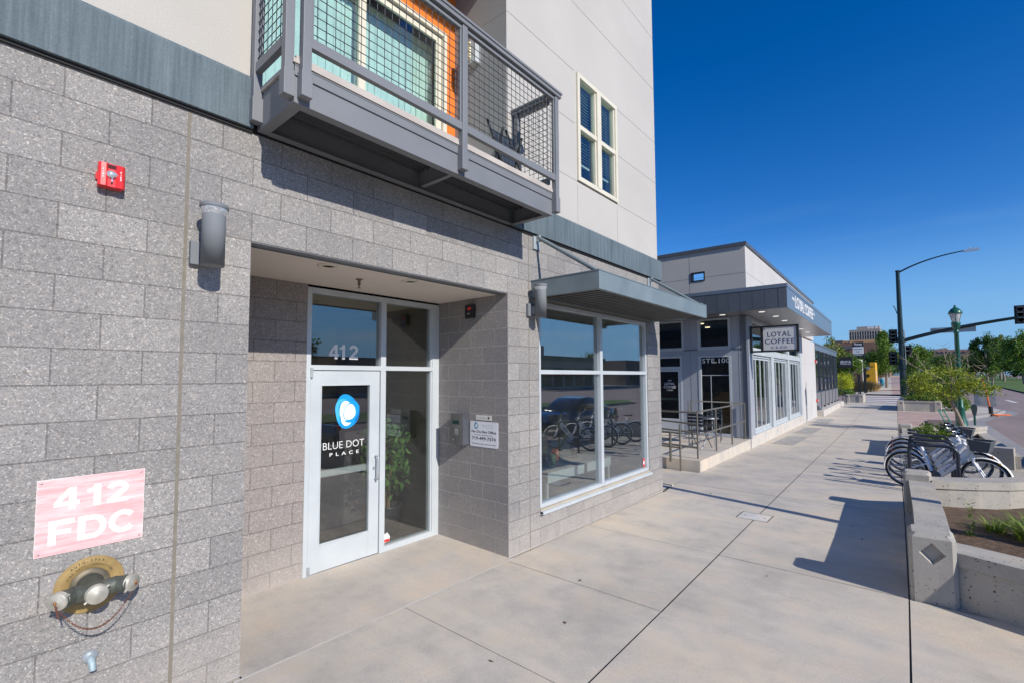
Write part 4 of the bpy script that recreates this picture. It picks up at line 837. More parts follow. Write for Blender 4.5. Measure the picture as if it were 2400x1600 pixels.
# ================================================================ planters
def diamond(mb_cut, T, s=.1): pass
def planter_post(T0, name_parent, w_=.33, L=.36, h=.62, hz=0):
    """post with chamfered corners and a sunk diamond on its face towards -x; local x back, y width centred"""
    c = .03; pts = [(0, -w_/2+c), (c, -w_/2), (L-c, -w_/2), (L, -w_/2+c), (L, w_/2-c), (L-c, w_/2), (c, w_/2), (0, w_/2-c)]
    mb = MB(); n = 8; vs = []
    for (z, k) in ((-.06, 0), (h-.035, 0), (h, .03)):
        for x, y in pts: vs.append((x+(k if x < L/2 else -k), y-(k if y > 0 else -k), z))
    fs = []
    for j in range(2):
        for i in range(n):
            if i == 7: 
                continue
            fs.append((j*n+i, j*n+(i+1) % n, (j+1)*n+(i+1) % n, (j+1)*n+i))
    fs.append(tuple(range(2*n, 3*n))); mb.add(vs, fs, T0)
    # face with the diamond recess (x = 0 plane)
    y0, y1, z0, z1 = -w_/2+c, w_/2-c, -.06, h-.035; cy, cz, s, d = 0, h-.17, .098, .045
    A = [(0, y0, z0), (0, y1, z0), (0, y1, z1), (0, y0, z1)]; D = [(0, cy, cz-s), (0, cy+s*.95, cz), (0, cy, cz+s), (0, cy-s*.95, cz)]; E_ = [(d, cy, cz-s*.8), (d, cy+s*.76, cz), (d, cy, cz+s*.8), (d, cy-s*.76, cz)]
    mb.add(A+D+E_, [(0,1,5,4), (1,2,6,5), (2,3,7,6), (3,0,4,7), (4,5,9,8), (5,6,10,9), (6,7,11,10), (7,4,8,11), (8,9,10,11)], T0)
    k = .03; ya, yb = y0+k, y1-k
    mb.add([(0, y0, z1), (0, y1, z1), (.03, yb, h), (.03, ya, h)], [(0,1,2,3)], T0)
    return obj('post', mb, K['plant'], name_parent)
def wall_run(mb, pts, th, z1, cap=.0, side=0):
    """wall following the polyline pts (its centre), thickness th, top z1 with a slightly wider cap"""
    def off(i, d):
        a = Vector(pts[max(i-1, 0)]); b_ = Vector(pts[min(i+1, len(pts)-1)]); t = (b_-a).normalized(); return (pts[i][0]-t.y*d, pts[i][1]+t.x*d)
    n = len(pts)
    for (w0, za, zb) in ((th/2, -.3, z1-cap), (th/2+.022, z1-cap, z1)):
        L = [off(i, w0) for i in range(n)]; R_ = [off(i, -w0) for i in range(n)]
        for i in range(n-1):
            vs = [(L[i][0], L[i][1], za), (L[i+1][0], L[i+1][1], za), (R_[i+1][0], R_[i+1][1], za), (R_[i][0], R_[i][1], za), (L[i][0], L[i][1], zb), (L[i+1][0], L[i+1][1], zb), (R_[i+1][0], R_[i+1][1], zb), (R_[i][0], R_[i][1], zb)]
            fs = [(0,3,2,1), (4,5,6,7), (0,1,5,4), (2,3,7,6)]
            if i == 0: fs.append((3,0,4,7))
            if i == n-2: fs.append((1,2,6,5))
            mb.add(vs, fs)
PLS = K['plant']
def planterA(dx, lab, near=True, mirror=False):
    z = G(5.84+dx)
    t = thing('concrete_planter', lab, 'planter', (5.84+dx, -3.64, z), 0, 'cast concrete planters with diamond posts')
    rz = math.atan2(.1, 4)
    planter_post(Matrix.Translation((5.84+dx, -3.645+YR(5.84+dx)-YR(5.84), z)) @ Matrix.Rotation(rz, 4, 'Z'), t)
    dy = YR(5.84+dx)-YR(5.84)
    planter_post(Matrix.Translation((9.92+dx, -3.56+dy, z-.02)) @ Matrix.Rotation(PI, 4, 'Z'), t)
    mb = MB(); wall_run(mb, [(6.19+dx, -3.67+dy), (7.5+dx, -3.655+dy), (9.58+dx, -3.6+dy)], .235, z+.475, .07); mb.box(6.0+dx, 9.7+dx, -3.74+dy, -3.58+dy, -.3, z+.1); obj('long_wall', mb, PLS, t)
    mb = MB(); fw = [(6.10, -3.74), (6.02, -3.95), (5.92, -4.2), (5.80, -4.5), (5.66, -4.85), (5.55, -5.15), (5.48, -5.5)]; bw = [(9.72, -3.66), (9.80, -3.85), (9.97, -4.15), (10.22, -4.48), (10.6, -4.85), (11.1, -5.18), (11.6, -5.42)]
    wall_run(mb, [(x+dx, y+dy) for x, y in fw], .30, z+.485, .115); obj('curved_wall', mb, PLS, t)
    mb = MB(); wall_run(mb, [(x+dx, y+dy) for x, y in bw], .30, z+.505, .115); obj('curved_wall', mb, PLS, t)
    mb = MB(); wall_run(mb, [(5.5+dx, -5.5+dy), (11.6+dx, -5.42+dy)], .2, z+.3, .05); obj('kerb_wall', mb, PLS, t)
    mb = MB(); vs = []; nx, ny_ = 26, 12
    for i in range(nx+1):
        for j in range(ny_+1):
            y = -3.7-1.75*j/ny_; xa = lin([(-5.5, 5.5), (-4.5, 5.8), (-3.7, 6.1)], y); xb = lin([(-5.42, 11.5), (-5.18, 11.1), (-4.85, 10.6), (-4.48, 10.22), (-4.15, 9.97), (-3.66, 9.75)], y); x = xa+(xb-xa)*i/nx
            vs.append((x+dx, y+dy, z+.14+.05*noise.noise(Vector((x*1.7, y*1.7, dx)))))
    mb.add(vs, [(i*(ny_+1)+j, (i+1)*(ny_+1)+j, (i+1)*(ny_+1)+j+1, i*(ny_+1)+j+1) for i in range(nx) for j in range(ny_)], smooth=True); obj('soil', mb, K['mulch'], t, fixn=False)
    return t
K['mulch'] = mat('bark_mulch', (.13,.085,.055), .95, var=.4, vs=12, fine=.5, fs=70, bmp=.8, bd=.01)
planterA(0, 'near concrete planter with a sunk diamond on its post, beside the walk'); planterA(10.35, 'concrete planter beyond the bike racks holding a green juniper')
K['leafg'] = leafmat('plant_leaf', (.04,.09,.014), (.2,.33,.05)); K['bladeg'] = leafmat('daylily_blade', (.07,.12,.02), (.34,.42,.08)); K['blady'] = leafmat('yellow_blade', (.16,.2,.03), (.5,.48,.1)); K['jun'] = leafmat('juniper', (.04,.08,.01), (.22,.32,.04), .15)
def blades(mb, c, n, r, h, w_, rnd, sp=.5):
    for i in range(n):
        a = rnd.uniform(0, 2*PI); rr = r*math.sqrt(rnd.random())*.5; p = Vector((c[0]+rr*math.cos(a), c[1]+rr*math.sin(a), c[2])); lean = rnd.uniform(.2, 1)*sp; hh = h*rnd.uniform(.6, 1.1)
        d = Vector((math.cos(a), math.sin(a), 0)); s = Vector((-d.y, d.x, 0))*w_*.5; pts = []
        for k in range(5):
            u = k/4; q = p+d*(lean*hh*u*u*1.4)+Vector((0, 0, hh*(u-.45*lean*u*u))); ww = s*(1-u)**.6; pts += [q-ww, q+ww]
        mb.add(pts, [(0,1,3,2), (2,3,5,4), (4,5,7,6), (6,7,9,8)])
rnd = random.Random(21)
for i, (x, y, n, r, h, lb, m_) in enumerate(((8.25, -4.62, 260, .42, .38, 'clump of arching strap leaves nearest the planter front wall', 'bladeg'), (8.9, -4.95, 170, .34, .36, 'clump of strap leaves behind the front clump, by the curved back wall', 'bladeg'), (7.85, -4.9, 150, .3, .34, 'yellowing clump of strap leaves at the right edge of the planter', 'blady'), (8.5, -4.28, 80, .2, .24, 'small dark clump of strap leaves in the mulch', 'bladeg'))):
    mb = MB(); blades(mb, (x, y, G(x)+.13), n, r, h, .018, rnd, 1.0); o = obj('strap_leaf_plant', mb, K[m_], fixn=False); tag(o, lb, 'plant', 'strap leaf clumps in the near planter')
t = thing('tall_weed', 'slender upright weed with narrow leaves behind the near planter post', 'plant', (7.95, -4.03, G(7)+.12))
mb = MB(); mb.tube([(0, 0, 0), (.01, -.02, .2), (.0, 0, .40)], [.004, .003, .0015], 5); mb.tube([(0, 0, 0), (-.03, .06, .14), (-.05, .12, .22)], [.003, .002, .001], 5); obj('stem', mb, K['bladeg'], t, world=False)
mb = MB(); 
for i in range(90):
    u = rnd.random(); a = rnd.uniform(0, 2*PI); z = .02+.48*u*u; L = .11*(1-.5*u); d = Vector((math.cos(a), math.sin(a), .5)).normalized(); s = Vector((-d.y, d.x, 0))*.009; p = Vector((rnd.uniform(-.02,.02) if u < .3 else 0, rnd.uniform(-.02,.04) if u < .3 else 0, z)); mb.add([p, p+d*L*.5+s, p+d*L, p+d*L*.5-s], [(0,1,2,3)])
obj('leaf', mb, K['leafg'], t, world=False, fixn=False)
o = None
mb = MB(); leaves(mb, 2600, (19.05, -3.98, G(19)+.50), .85, .52, .27, .075, rnd, 22, .42, .5, .2); tag(obj('juniper_bush', mb, K['jun'], fixn=False), 'low feathery green juniper spilling over the planter behind the bikes', 'bush')
# planter B at the corner
def planterB(x0, ya, yb, L, h, lab, grp='cast concrete planters with diamond posts'):
    t = thing('concrete_planter', lab, 'planter', (x0, (ya+yb)/2, G(x0)), 0, grp); z = G(x0)
    for y in (ya-.17, yb+.17): planter_post(Matrix.Translation((x0, y, z)), t, .34, .36, h)
    mb = MB(); mb.box(x0+.05, x0+.3, yb+.34, ya-.34, z-.1, z+h-.10); mb.box(x0+.02, x0+.33, yb+.34, ya-.34, z+h-.10, z+h-.02); obj('front_wall', mb, PLS, t)
    mb = MB(); mb.box(x0+.36, x0+L, ya-.3, ya-.05, z-.1, z+h-.03); mb.box(x0+.36, x0+L, yb+.05, yb+.3, z-.1, z+h-.03); mb.box(x0+L, x0+L+.2, yb+.05, ya-.05, z-.1, z+h-.03); obj('side_wall', mb, PLS, t)
    mb = MB(); mb.box(x0+.3, x0+L, yb+.3, ya-.3, z, z+h-.1); obj('soil', mb, K['mulch'], t); return t
planterB(38.9, -2.72, -4.80, 6.5, .66, 'concrete planter at the street corner under the dark green shrubs'); planterB(49.2, .93, -.36, 3.2, .67, 'concrete planter left of the crosswalk holding low green shrubs')
# ================================================================ cafe building, in its own frame (u along the street, v into the block)
K['panel'] = mat('bluegrey_panel', (.34,.365,.41), .45, .1, var=.05, vs=1.2, fine=.03); K['fascia'] = mat('charcoal_fascia', (.13,.145,.165), .35, .35, var=.1, vs=1.2); K['fasciaf'] = mat('slate_fascia', (.17,.215,.27), .35, .3, var=.05)
K['cwhite'] = stucco('cafe_white_stucco', (.53,.515,.50)); K['cgrey'] = stucco('cafe_pale_stucco', (.49,.47,.44)); K['cbase'] = concrete('cafe_base', (.55,.52,.48)); K['bronze'] = mat('dark_bronze', (.035,.033,.038), .45, .4)
K['soffm'] = mat('soffit_metal', (.30,.30,.31), .32, .5, var=.08); K['rail'] = mat('olive_grey_rail', (.20,.185,.155), .4, .5, var=.1); K['glassc'] = glassmat('cafe_glass', (.55,.58,.58), .06)
Q = thing('cafe_building', 'white and slate cafe with deep dark canopy and tall folding windows on the walk', 'building', (15.56, .17, 0), rad(1.35))
def cobj(n, mb, m, par=None, **k): return obj(n, mb, m, par or Q, world=False, **k)
def UZ(a, d, z): return (a, d, z)
def VZ(a, d, z): return (d, a, z)
mb = MB(); holed(mb, 0, 15.5, -.4, 3.895, [(.56, 10.02, .3, 2.74), (.56, 10.02, 2.93, 3.8)], .22, UZ)
wl = MB(); holed(wl, 10.45, 15.5, -.4, 3.9, [], .25, lambda a, d, z: (a, d-.012, z)); cobj('end_wall', wl, K['cwhite'])
cobj('street_wall', mb, K['panel'])
mb = MB(); mb.box(-.01, 10.45, -.016, .1, -.5, .285); cobj('base_kerb', mb, K['cbase'])
mb = MB(); holed(mb, .0, 8.5, .1, 3.895, [(.505, 1.43, .27, 2.72), (1.985, 3.0, .2, 2.74), (.505, 1.43, 2.96, 3.87), (1.93, 3.2, 2.96, 3.88)], .2, VZ); cobj('side_wall', mb, K['panel'])
mb = MB(); mb.box(-.02, .0, .015, .5, 2.90, 2.925); mb.box(-.02, .0, 1.45, 1.95, 2.90, 2.925); mb.box(-.004, .0, .26, .265, .25, 3.88)
mb.box(-.004, 0, 1.7, 1.705, .25, 3.88); cobj('panel_joint', mb, K['fascia'])
mb = MB(); mb.box(-.03, .1, -.03, .04, .22, 3.892); mb.box(.1, .56, -.02, .0, .285, 3.892); cobj('corner_post', mb, K['panel'], bevel=.004)
mb = MB(); mb.box(15.25, 15.5, .25, 9, -.3, 3.9); mb.box(.2, 15.25, 8.8, 9, -.3, 3.9); cobj('rear_wall', mb, K['cgrey'])
mb = MB(); mb.box(.2, 15.25, .3, 8.8, .18, .22); cobj('cafe_floor', mb, mat('cafe_floor', (.16,.13,.10), .4))
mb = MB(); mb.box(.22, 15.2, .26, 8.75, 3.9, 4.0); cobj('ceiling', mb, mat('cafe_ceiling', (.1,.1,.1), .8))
# raised parapet volume
mb = MB(); holed(mb, 0, 6.5, 4.0, 6.06, [(1.2, 1.6, 5.13, 5.4)], .22, VZ); mb.box(.22, 15.5, 6.3, 6.5, 4.0, 6.06); mb.box(15.3, 15.5, .22, 6.3, 4.0, 6.06); cobj('side_parapet', mb, K['cgrey'])
mb = MB(); mb.box(0.001, 15.3, -.004, .22, 4.0, 6.06); cobj('front_parapet', mb, K['cwhite'])
mb = MB(); mb.box(-.05, 15.55, -.055, .26, 6.06, 6.16); mb.box(-.05, .26, .26, 6.55, 6.06, 6.16); mb.box(15.28, 15.55, .26, 6.55, 6.06, 6.16); mb.box(.26, 15.28, 6.28, 6.55, 6.06, 6.16); cobj('coping', mb, K['fascia'])
mb = MB(); fr_ = lambda a, b_, c_, d_, w_: (mb.box(-.02, .1, a, a+w_, c_, d_), mb.box(-.02, .1, b_-w_, b_, c_, d_), mb.box(-.02, .1, a+w_, b_-w_, c_, c_+w_), mb.box(-.02, .1, a+w_, b_-w_, d_-w_, d_)); fr_(1.185, 1.615, 5.115, 5.415, .035); cobj('roof_drain_frame', mb, K['bronze'])
mb = MB(); mb.box(-.002, 0, 0, 6.5, 5.215, 5.223); mb.box(-.002, 0, 1.66, 1.668, 4.5, 6.06); mb.box(0, 15.3, -.006, -.004, 5.215, 5.223); cobj('reveal_line', mb, K['fascia'])
mb = MB(); mb.box(11.58, 11.6, -.015, -.0125, -.3, 3.9); mb.box(10.5, 15.48, -.0145, -.0125, 2.70, 2.708); mb.box(10.5, 15.48, -.0145, -.0125, 1.32, 1.328); cobj('reveal_line', mb, K['cgrey'])
mb = MB(); mb.prism([(11.64, -.0), (11.72, .0), (11.74, .9), (11.68, 1.78), (11.62, .9)], -.02, -.0125); cobj('dark_sliver', mb, K['fascia'])  # flat dark sliver on the end wall, tapering to a point
# canopy
mb = MB(); mb.box(-1.083, 10.6, -1.221, 0, 3.93, 4.5); mb.box(-1.083, -.004, .0, 3.4, 3.93, 4.5); cn = cobj('canopy', mb, K['fascia'])
mb = MB(); mb.box(-1.07, 10.62, -1.232, -1.221, 3.9, 4.455); cobj('front_fascia', mb, K['fasciaf'], cn)
mb = MB(); mb.box(-1.10, 10.63, -1.242, -1.1, 4.46, 4.56); mb.box(-1.10, -.95, -1.1, 3.4, 4.46, 4.56); cobj('edge_trim', mb, K['fasciaf'], cn)
mb = MB(); y = -1.0
while y < 3.3: mb.box(-1.0895, -1.083, y, y+.3, 3.9, 4.44); y += .312
mb.box(-1.09, -1.07, -1.22, -1.03, 3.9, 4.44); cobj('side_panel', mb, K['fascia'], cn)
mb = MB(); y = -1.21
while y < .0: mb.box(-1.07, 10.58, y, y+.096, 3.905, 3.93); y += .1
while y < 3.3: mb.box(-1.07, -.01, y, y+.096, 3.905, 3.93); y += .1
cobj('soffit_plank', mb, K['soffm'], cn)
LED = emis('soffit_led', (1,.97,.9), .75)
for u, v in ((-.55, 1.45), (-.55, .55), (-.5, -.5), (.9, -.62), (2.4, -.62), (4.2, -.62), (6, -.62), (7.8, -.62)):
    mb = MB(); mb.lathe([(0, 0), (.075, 0), (.09, .006)], 16, TF(u, v, 3.898)); cobj('soffit_light', mb, LED, cn)
mb = MB(); text(mb, 'LOYAL COFFEE', .36, TF(2.17, -1.232, 4.035), .012, .008, fit=3.85); text(mb, '408', .10, TF(-.08, -1.232, 4.2), .01, .0, fit=.4); text(mb, 'C.S.CO.', .10, TF(4.4, -1.232, 4.2), .01, .0, fit=.42); cobj('fascia_lettering', mb, K['wht'], cn)
# folding doors to the street
for a, b_ in ((.58, 3.344), (3.926, 6.746), (7.23, 9.999)):
    mb = MB(); mb.box(a, b_, .03, .12, 2.68, 2.74); mb.box(a, b_, .03, .12, .30, .345); mb.box(a-.02, a+.04, .02, .12, .345, 2.68); mb.box(b_-.04, b_+.02, .02, .12, .345, 2.68)
    f = cobj('folding_window', mb, K['alu']); n = 4; w_ = (b_-a-.08)/n
    for i in range(n):
        x = a+.04+i*w_; mb = MB(); mb.box(x, x+.04, .07, .105, .35, 2.675); mb.box(x+w_-.05, x+w_, .065, .105, .35, 2.675); mb.box(x+.04, x+w_-.05, .07, .105, 2.61, 2.675); mb.box(x+.04, x+w_-.05, .07, .105, .35, .44); cobj('leaf_frame', mb, K['alu'], f)
        mb = MB(); mb.box(x+.04, x+w_-.05, .085, .09, .44, 2.61); cobj('pane', mb, K['glassc'], f)
mb = MB()
for x in (.56, 3.35, 6.75, 9.9): mb.box(x, x+.12 if x > 9 else x+.08, .02, .12, 2.93, 3.8)
mb.box(.64, 9.9, .02, .12, 3.76, 3.8); mb.box(.64, 9.9, .02, .12, 2.93, 2.97); tf = cobj('transom_window', mb, K['alu'])
mb = MB(); [mb.box(a, b_, .06, .065, 2.97, 3.76) for a, b_ in ((.64, 3.35), (3.43, 6.75), (6.83, 9.9))]; cobj('pane', mb, K['glassc'], tf)
for a, b_ in ((3.40, 3.87), (6.79, 7.18), (10.03, 10.46)): mb = MB(); mb.box(a, b_, -.012, .02, .3, 3.89); cobj('pilaster', mb, K['alu'])
mb = MB(); mb.box(.56, 10.03, -.03, .03, 2.75, 2.92); mb.box(.56, 10.03, -.05, .03, .288, .302); cobj('sill_band', mb, K['alu'])
# windows and door to the deck
def sidewin(a, b_, c_, d_, nm='window'):
    mb = MB(); w_ = .045
    mb.box(-.012, .1, a-.02, a+w_, c_, d_); mb.box(-.012, .1, b_-w_, b_+.03, c_, d_); mb.box(-.012, .1, a+w_, b_-w_, d_-w_, d_); mb.box(-.012, .1, a+w_, b_-w_, c_, c_+w_); mb.box(-.03, .0, a-.04, b_+.04, c_-.045, c_-.005)
    f = cobj(nm, mb, K['alu']); mb = MB(); mb.box(.05, .055, a+w_, b_-w_, c_+w_, d_-w_); cobj('pane', mb, K['glassc'], f); return f
sidewin(.505, 1.43, 2.96, 3.87); sidewin(1.93, 3.2, 2.96, 3.88); f = sidewin(.505, 1.43, .27, 2.72)
mb = MB(); text(mb, 'STE.100', .145, TS(.046, .945, 2.5), .002, .012, spacing=1.08, fit=.82); cobj('suite_lettering', mb, K['wht'], f)
mb = MB(); mb.box(.045, .06, 1.09, 1.11, .3, 2.1); mb.box(.045, .06, .54, 1.4, 2.1, 2.12); cobj('glazing_bar', mb, K['alu'], f)
mb = MB(); mb.box(-.01, .1, 1.985, 2.04, .22, 2.74); mb.box(-.01, .1, 2.94, 3.0, .22, 2.74); mb.box(-.01, .1, 2.04, 2.94, 2.33, 2.40); mb.box(-.01, .1, 2.04, 2.94, 2.68, 2.74); df = cobj('door_frame', mb, K['alu'])
mb = MB(); mb.box(.04, .046, 2.04, 2.94, 2.4, 2.68); cobj('pane', mb, K['glassc'], df)
mb = MB(); mb.box(.0, .05, 2.045, 2.115, .24, 2.32); mb.box(.0, .05, 2.87, 2.935, .24, 2.32); mb.box(0, .05, 2.115, 2.87, 2.24, 2.32); mb.box(0, .05, 2.115, 2.87, .24, .7); dd = cobj('cafe_door', mb, K['alu'])
mb = MB(); mb.box(.02, .026, 2.115, 2.87, .7, 2.24); cobj('pane', mb, K['glassc'], dd)
mb = MB(); mb.box(.06, .1, 2.1, 2.9, 1.3, 1.37); cobj('push_bar', mb, mat('pale_bar', (.45,.6,.56), .4), dd)
mb = MB(); text(mb, 'LOYAL', .085, TS(.019, 2.41, 1.80), .001, .008, fit=.34); text(mb, 'COFFEE', .085, TS(.019, 2.41, 1.69), .001, .008, fit=.40); text(mb, '408', .04, TS(.019, 2.41, 1.93), .001, .01, fit=.12); text(mb, 'C.S.CO.', .04, TS(.019, 2.41, 1.61), .001, .01, fit=.22); cobj('door_lettering', mb, K['wht'], dd)
# inside the cafe: bar, stool shelf, lamps
mb = MB(); mb.box(1.6, 2.3, 1.0, 6.0, .22, 1.25); cobj('bar_counter', mb, mat('dark_oak', (.12,.07,.04), .5))
mb = MB(); mb.box(1.2, 1.6, .6, 1.15, .22, 1.55); mb.box(5, 5.4, 1.4, 3.2, .22, 1.4); cobj('wood_shelf', mb, mat('honey_oak', (.38,.22,.09), .5))
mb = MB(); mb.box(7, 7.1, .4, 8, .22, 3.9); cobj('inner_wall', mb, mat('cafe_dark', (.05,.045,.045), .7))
for u, v, z in ((1.2, 1.7, 3.86), (2.0, .9, 3.86), (2.6, 1.9, 3.86), (1.5, 2.3, 3.4)):
    mb = MB(); mb.lathe([(0, 0), (.08, 0), (.09, .02)], 14, TF(u, v, z)); cobj('cafe_lamp', mb, emis('warm_lamp', (1,.8,.5), 5))
# blade sign
t = thing('cafe_blade_sign', 'white cafe sign in a black frame jutting from the corner, reading LOYAL COFFEE', 'sign', (15.60, .12, 2.78), rad(1.35))
mb = MB(); mb.box(0, .09, -1.25, -.04, .715, .765); mb.box(0, .09, -1.25, -.04, 0, .05); mb.box(0, .09, -1.27, -1.21, 0, .765); mb.box(0, .09, -.36, -.29, .05, .715); mb.box(.01, .08, -.06, .0, -.02, .79)
obj('frame', mb, K['bronze'], t, world=False)
mb = MB(); mb.box(.015, .075, -1.21, -.36, .05, .715); obj('panel', mb, mat('sign_white', (.62,.62,.63), .4, var=.02), t, world=False)
mb = MB(); NV = mat('navy_ink', (.012,.022,.10), .4, var=.02); text(mb, 'LOYAL', .15, TS(.015, -.775, .44), .003, .0, spacing=1.15, fit=.60); text(mb, 'COFFEE', .15, TS(.015, -.785, .235), .003, .0, spacing=1.1, fit=.76); text(mb, 'C.S.CO.', .062, TS(.015, -.78, .10), .003, .0, spacing=1.2, fit=.44); obj('lettering', mb, NV, t, world=False)
# alarm bell and lower pipe valves on the end wall, bin by the kerb
for z, lb in ((2.86, 'small red and chrome fire bell high on the cafe end wall'), (.73, 'red capped standpipe low on the cafe end wall')):
    t = thing('fire_bell' if z > 2 else 'standpipe_valve', lb, 'alarm' if z > 2 else 'pipe valve', (15.56+15.38, .17+.36, z), rad(1.35))
    mb = MB(); mb.lathe([(.0, .0), (.08, .0), (.1, .05), (.06, .12), (0, .13)], 18, Matrix.Rotation(PI/2, 4, 'X')); obj('bell', mb, K['clear'] if z > 2 else K['capm'], t, world=False)
    mb = MB(); mb.box(-.11, -.03, -.1, 0, -.05, .09); obj('box', mb, K['red'], t, world=False)
t = thing('patio_bin', 'squat dark ribbed bin on the walk where the white wall ends', 'bin', (15.56+15.85, .17+.33, -.13))
mb = MB(); mb.lathe([(.14, 0), (.16, .05), (.165, .5), (.15, .55), (0, .55)], 20); obj('drum', mb, K['fascia'], t, world=False)
# patio enclosure
t = thing('patio_enclosure', 'dark framed glazed patio screen with grey solid lower panels', 'patio screen', (15.56, .17, 0), rad(1.35))
def tb(n, mb, m, **k): return obj(n, mb, m, t, world=False, **k)
mb = MB(); mb.box(15.52, 28.6, -.32, 0.25, -.4, .20); mb.box(15.52, 28.6, 3.0, 3.2, -.4, .2); tb('concrete_base', mb, K['cbase'])
mb = MB(); mb.box(15.55, 28.4, -.02, .12, 3.55, 3.85); mb.box(15.5, 28.4, -.06, 3.2, 3.85, 3.93); tb('roof_beam', mb, K['fasciaf'])
FD = mat('patio_frame', (.06,.075,.09), .45, .3)
for u in (15.58, 17.75, 19.9, 22.05, 24.2, 26.4, 28.3):
    mb = MB(); mb.box(u, u+.09, -.01, .09, .2, 3.56); tb('post', mb, FD)
for u in (15.58, 28.3):
    mb = MB(); mb.box(u, u+.1, 3.0, 3.15, .2, 3.85); tb('post', mb, FD)
mb = MB(); [mb.box(u+.12, u+1.98, -.01, .03, .33, 1.17) for u in (15.58, 17.75, 19.9, 22.05, 24.2, 26.35)]; tb('lower_panel', mb, mat('patio_panel', (.22,.215,.225), .5, .3, var=.1))
mb = MB(); mb.box(15.6, 28.3, -.04, .1, 1.17, 1.22); tb('mid_rail', mb, FD)
mb = MB(); [mb.box(u+.1, u+2.05, .06, .066, 1.22, 3.55) for u in (15.58, 17.75, 19.9, 22.05, 24.2, 26.35)]; tb('pane', mb, glassmat('patio_glass', (.93,.95,.95), .05))
# entry deck
t = thing('entry_deck', 'raised concrete entry deck with a step edge at the cafe corner', 'deck', (15.56, .17, 0), rad(1.35))
mb = MB(); vs_ = [(-4.755, .0), (-.03, .0), (-.03, 5), (-4.755, 5)]; mb.prism(vs_, -.4, .215, axis='z'); tb('slab', mb, K['walk'], bevel=.015)
# path edge to the lower ramp
mb = MB(); mb.prism([(-6.5, .0), (-6.42, .0), (-5.5, 3), (-5.6, 3)], -.1, -.0, axis='z'); tb('ramp_edge', mb, K['walk'])
t = thing('guard_rail', 'olive grey tube guard rail round the cafe deck', 'railing', (15.56, .17, 0), rad(1.35))
R_ = .021
def rl(n, pts, r=R_): mb = MB(); mb.tube(pts, r, 8); return obj(n, mb, K['rail'], t, world=False)
for u in (-4.5, -3.05, -1.56, -.08): rl('post', [(u, .13, .2), (u, .13, 1.265)])
rl('top_rail', [(-4.5, .13, 1.265), (-.08, .13, 1.275)]); rl('mid_rail', [(-4.5, .13, .735), (-.08, .13, .745)])
rl('top_rail', [(-.08, .13, 1.275), (-2.59, .87, 1.42)], .018); rl('post', [(-2.59, .87, .2), (-2.59, .87, 1.42)]); rl('post', [(-2.66, .93, .2), (-2.66, .93, 1.42)], .014)
rl('side_rail', [(-4.5, .13, 1.25), (-4.55, 3.6, 1.29)]); rl('side_rail', [(-4.5, .13, .99), (-4.55, 3.6, 1.2)]); rl('side_rail', [(-4.5, .13, .80), (-4.55, 3.6, .98)]); rl('side_rail', [(-4.5, .15, .46), (-4.55, 3.6, .62)])
for v in (1.6, 3.4): rl('post', [(-4.53, v, .2), (-4.53, v, 1.27)])
t = thing('ramp_handrail', 'olive grey handrail standing on the low path beside the cafe deck', 'railing', (15.56, .17, 0), rad(1.35))
rl('post', [(-4.86, .40, -.05), (-4.86, .40, 1.0)]); rl('post', [(-4.86, .62, .15), (-4.86, .62, .83)], .03); rl('post', [(-4.86, 2.6, -.05), (-4.86, 2.6, 1.05)]); rl('top_rail', [(-4.86, .40, .80), (-4.86, 3.4, .92)]); rl('mid_rail', [(-4.86, .40, .48), (-4.86, 3.4, .58)], .018); rl('mid_rail', [(-4.86, .62, .66), (-4.86, 3.4, .76)], .018)
# bistro furniture
K['bistro'] = mat('dark_slate_metal', (.05,.06,.075), .45, .4); K['bistl'] = mat('brushed_leg', (.35,.36,.37), .35, .8)
def L2W(u, v): a = rad(1.35); return (15.56+u*math.cos(a)-v*math.sin(a), .17+u*math.sin(a)+v*math.cos(a))
def bchair(u, v, rz, lb):
    x, y = L2W(u, v); t = thing('bistro_chair', lb, 'chair', (x, y, .215), rz, 'folding bistro chairs on the cafe deck')
    mb = MB(); [mb.box(-.2+i*.055, -.16+i*.055, -.2, .2, .44, .452) for i in range(7)]; obj('seat', mb, K['bistro'], t, world=False)
    mb = MB(); [mb.box(-.235, -.22, -.21, .21, .58+i*.085, .64+i*.085) for i in range(4)]; obj('backrest', mb, K['bistro'], t, world=False)
    for s in (-.2, .2):
        mb = MB(); mb.tube([(.24, s, 0), (-.16, s, .46), (-.235, s, .9)], .011, 6); obj('leg', mb, K['bistro'], t, world=False)
        mb = MB(); mb.tube([(-.27, s*.9, 0), (.17, s*.9, .44)], .011, 6); obj('leg', mb, K['bistl'], t, world=False)
bchair(-2.75, .62, rad(-10), 'dark slatted bistro chair with its back toward us, left of the round table'); bchair(-1.05, .75, rad(190), 'dark slatted bistro chair right of the round table, against the slate wall'); bchair(-3.9, 1.9, rad(40), 'dark bistro chair at the back left of the deck behind the side rails')
for (u, v, lb) in ((-1.9, .68, 'small round bistro table between two chairs on the cafe deck'), (-3.2, 2.2, 'small round bistro table at the back of the cafe deck')):
    x, y = L2W(u, v); t = thing('bistro_table', lb, 'table', (x, y, .215), .3, 'round bistro tables on the cafe deck')
    mb = MB(); mb.lathe([(0, .7), (.3, .7), (.305, .71), (.305, .725), (0, .73)], 28); obj('top', mb, K['bistl'], t, world=False)
    for k in range(2):
        mb = MB(); s = -.18+.36*k; mb.tube([(-.25, s, 0), (.22, s, .7)], .011, 6); mb.tube([(.25, s, 0), (-.22, s, .7)], .011, 6); obj('leg', mb, K['bistl'], t, world=False)
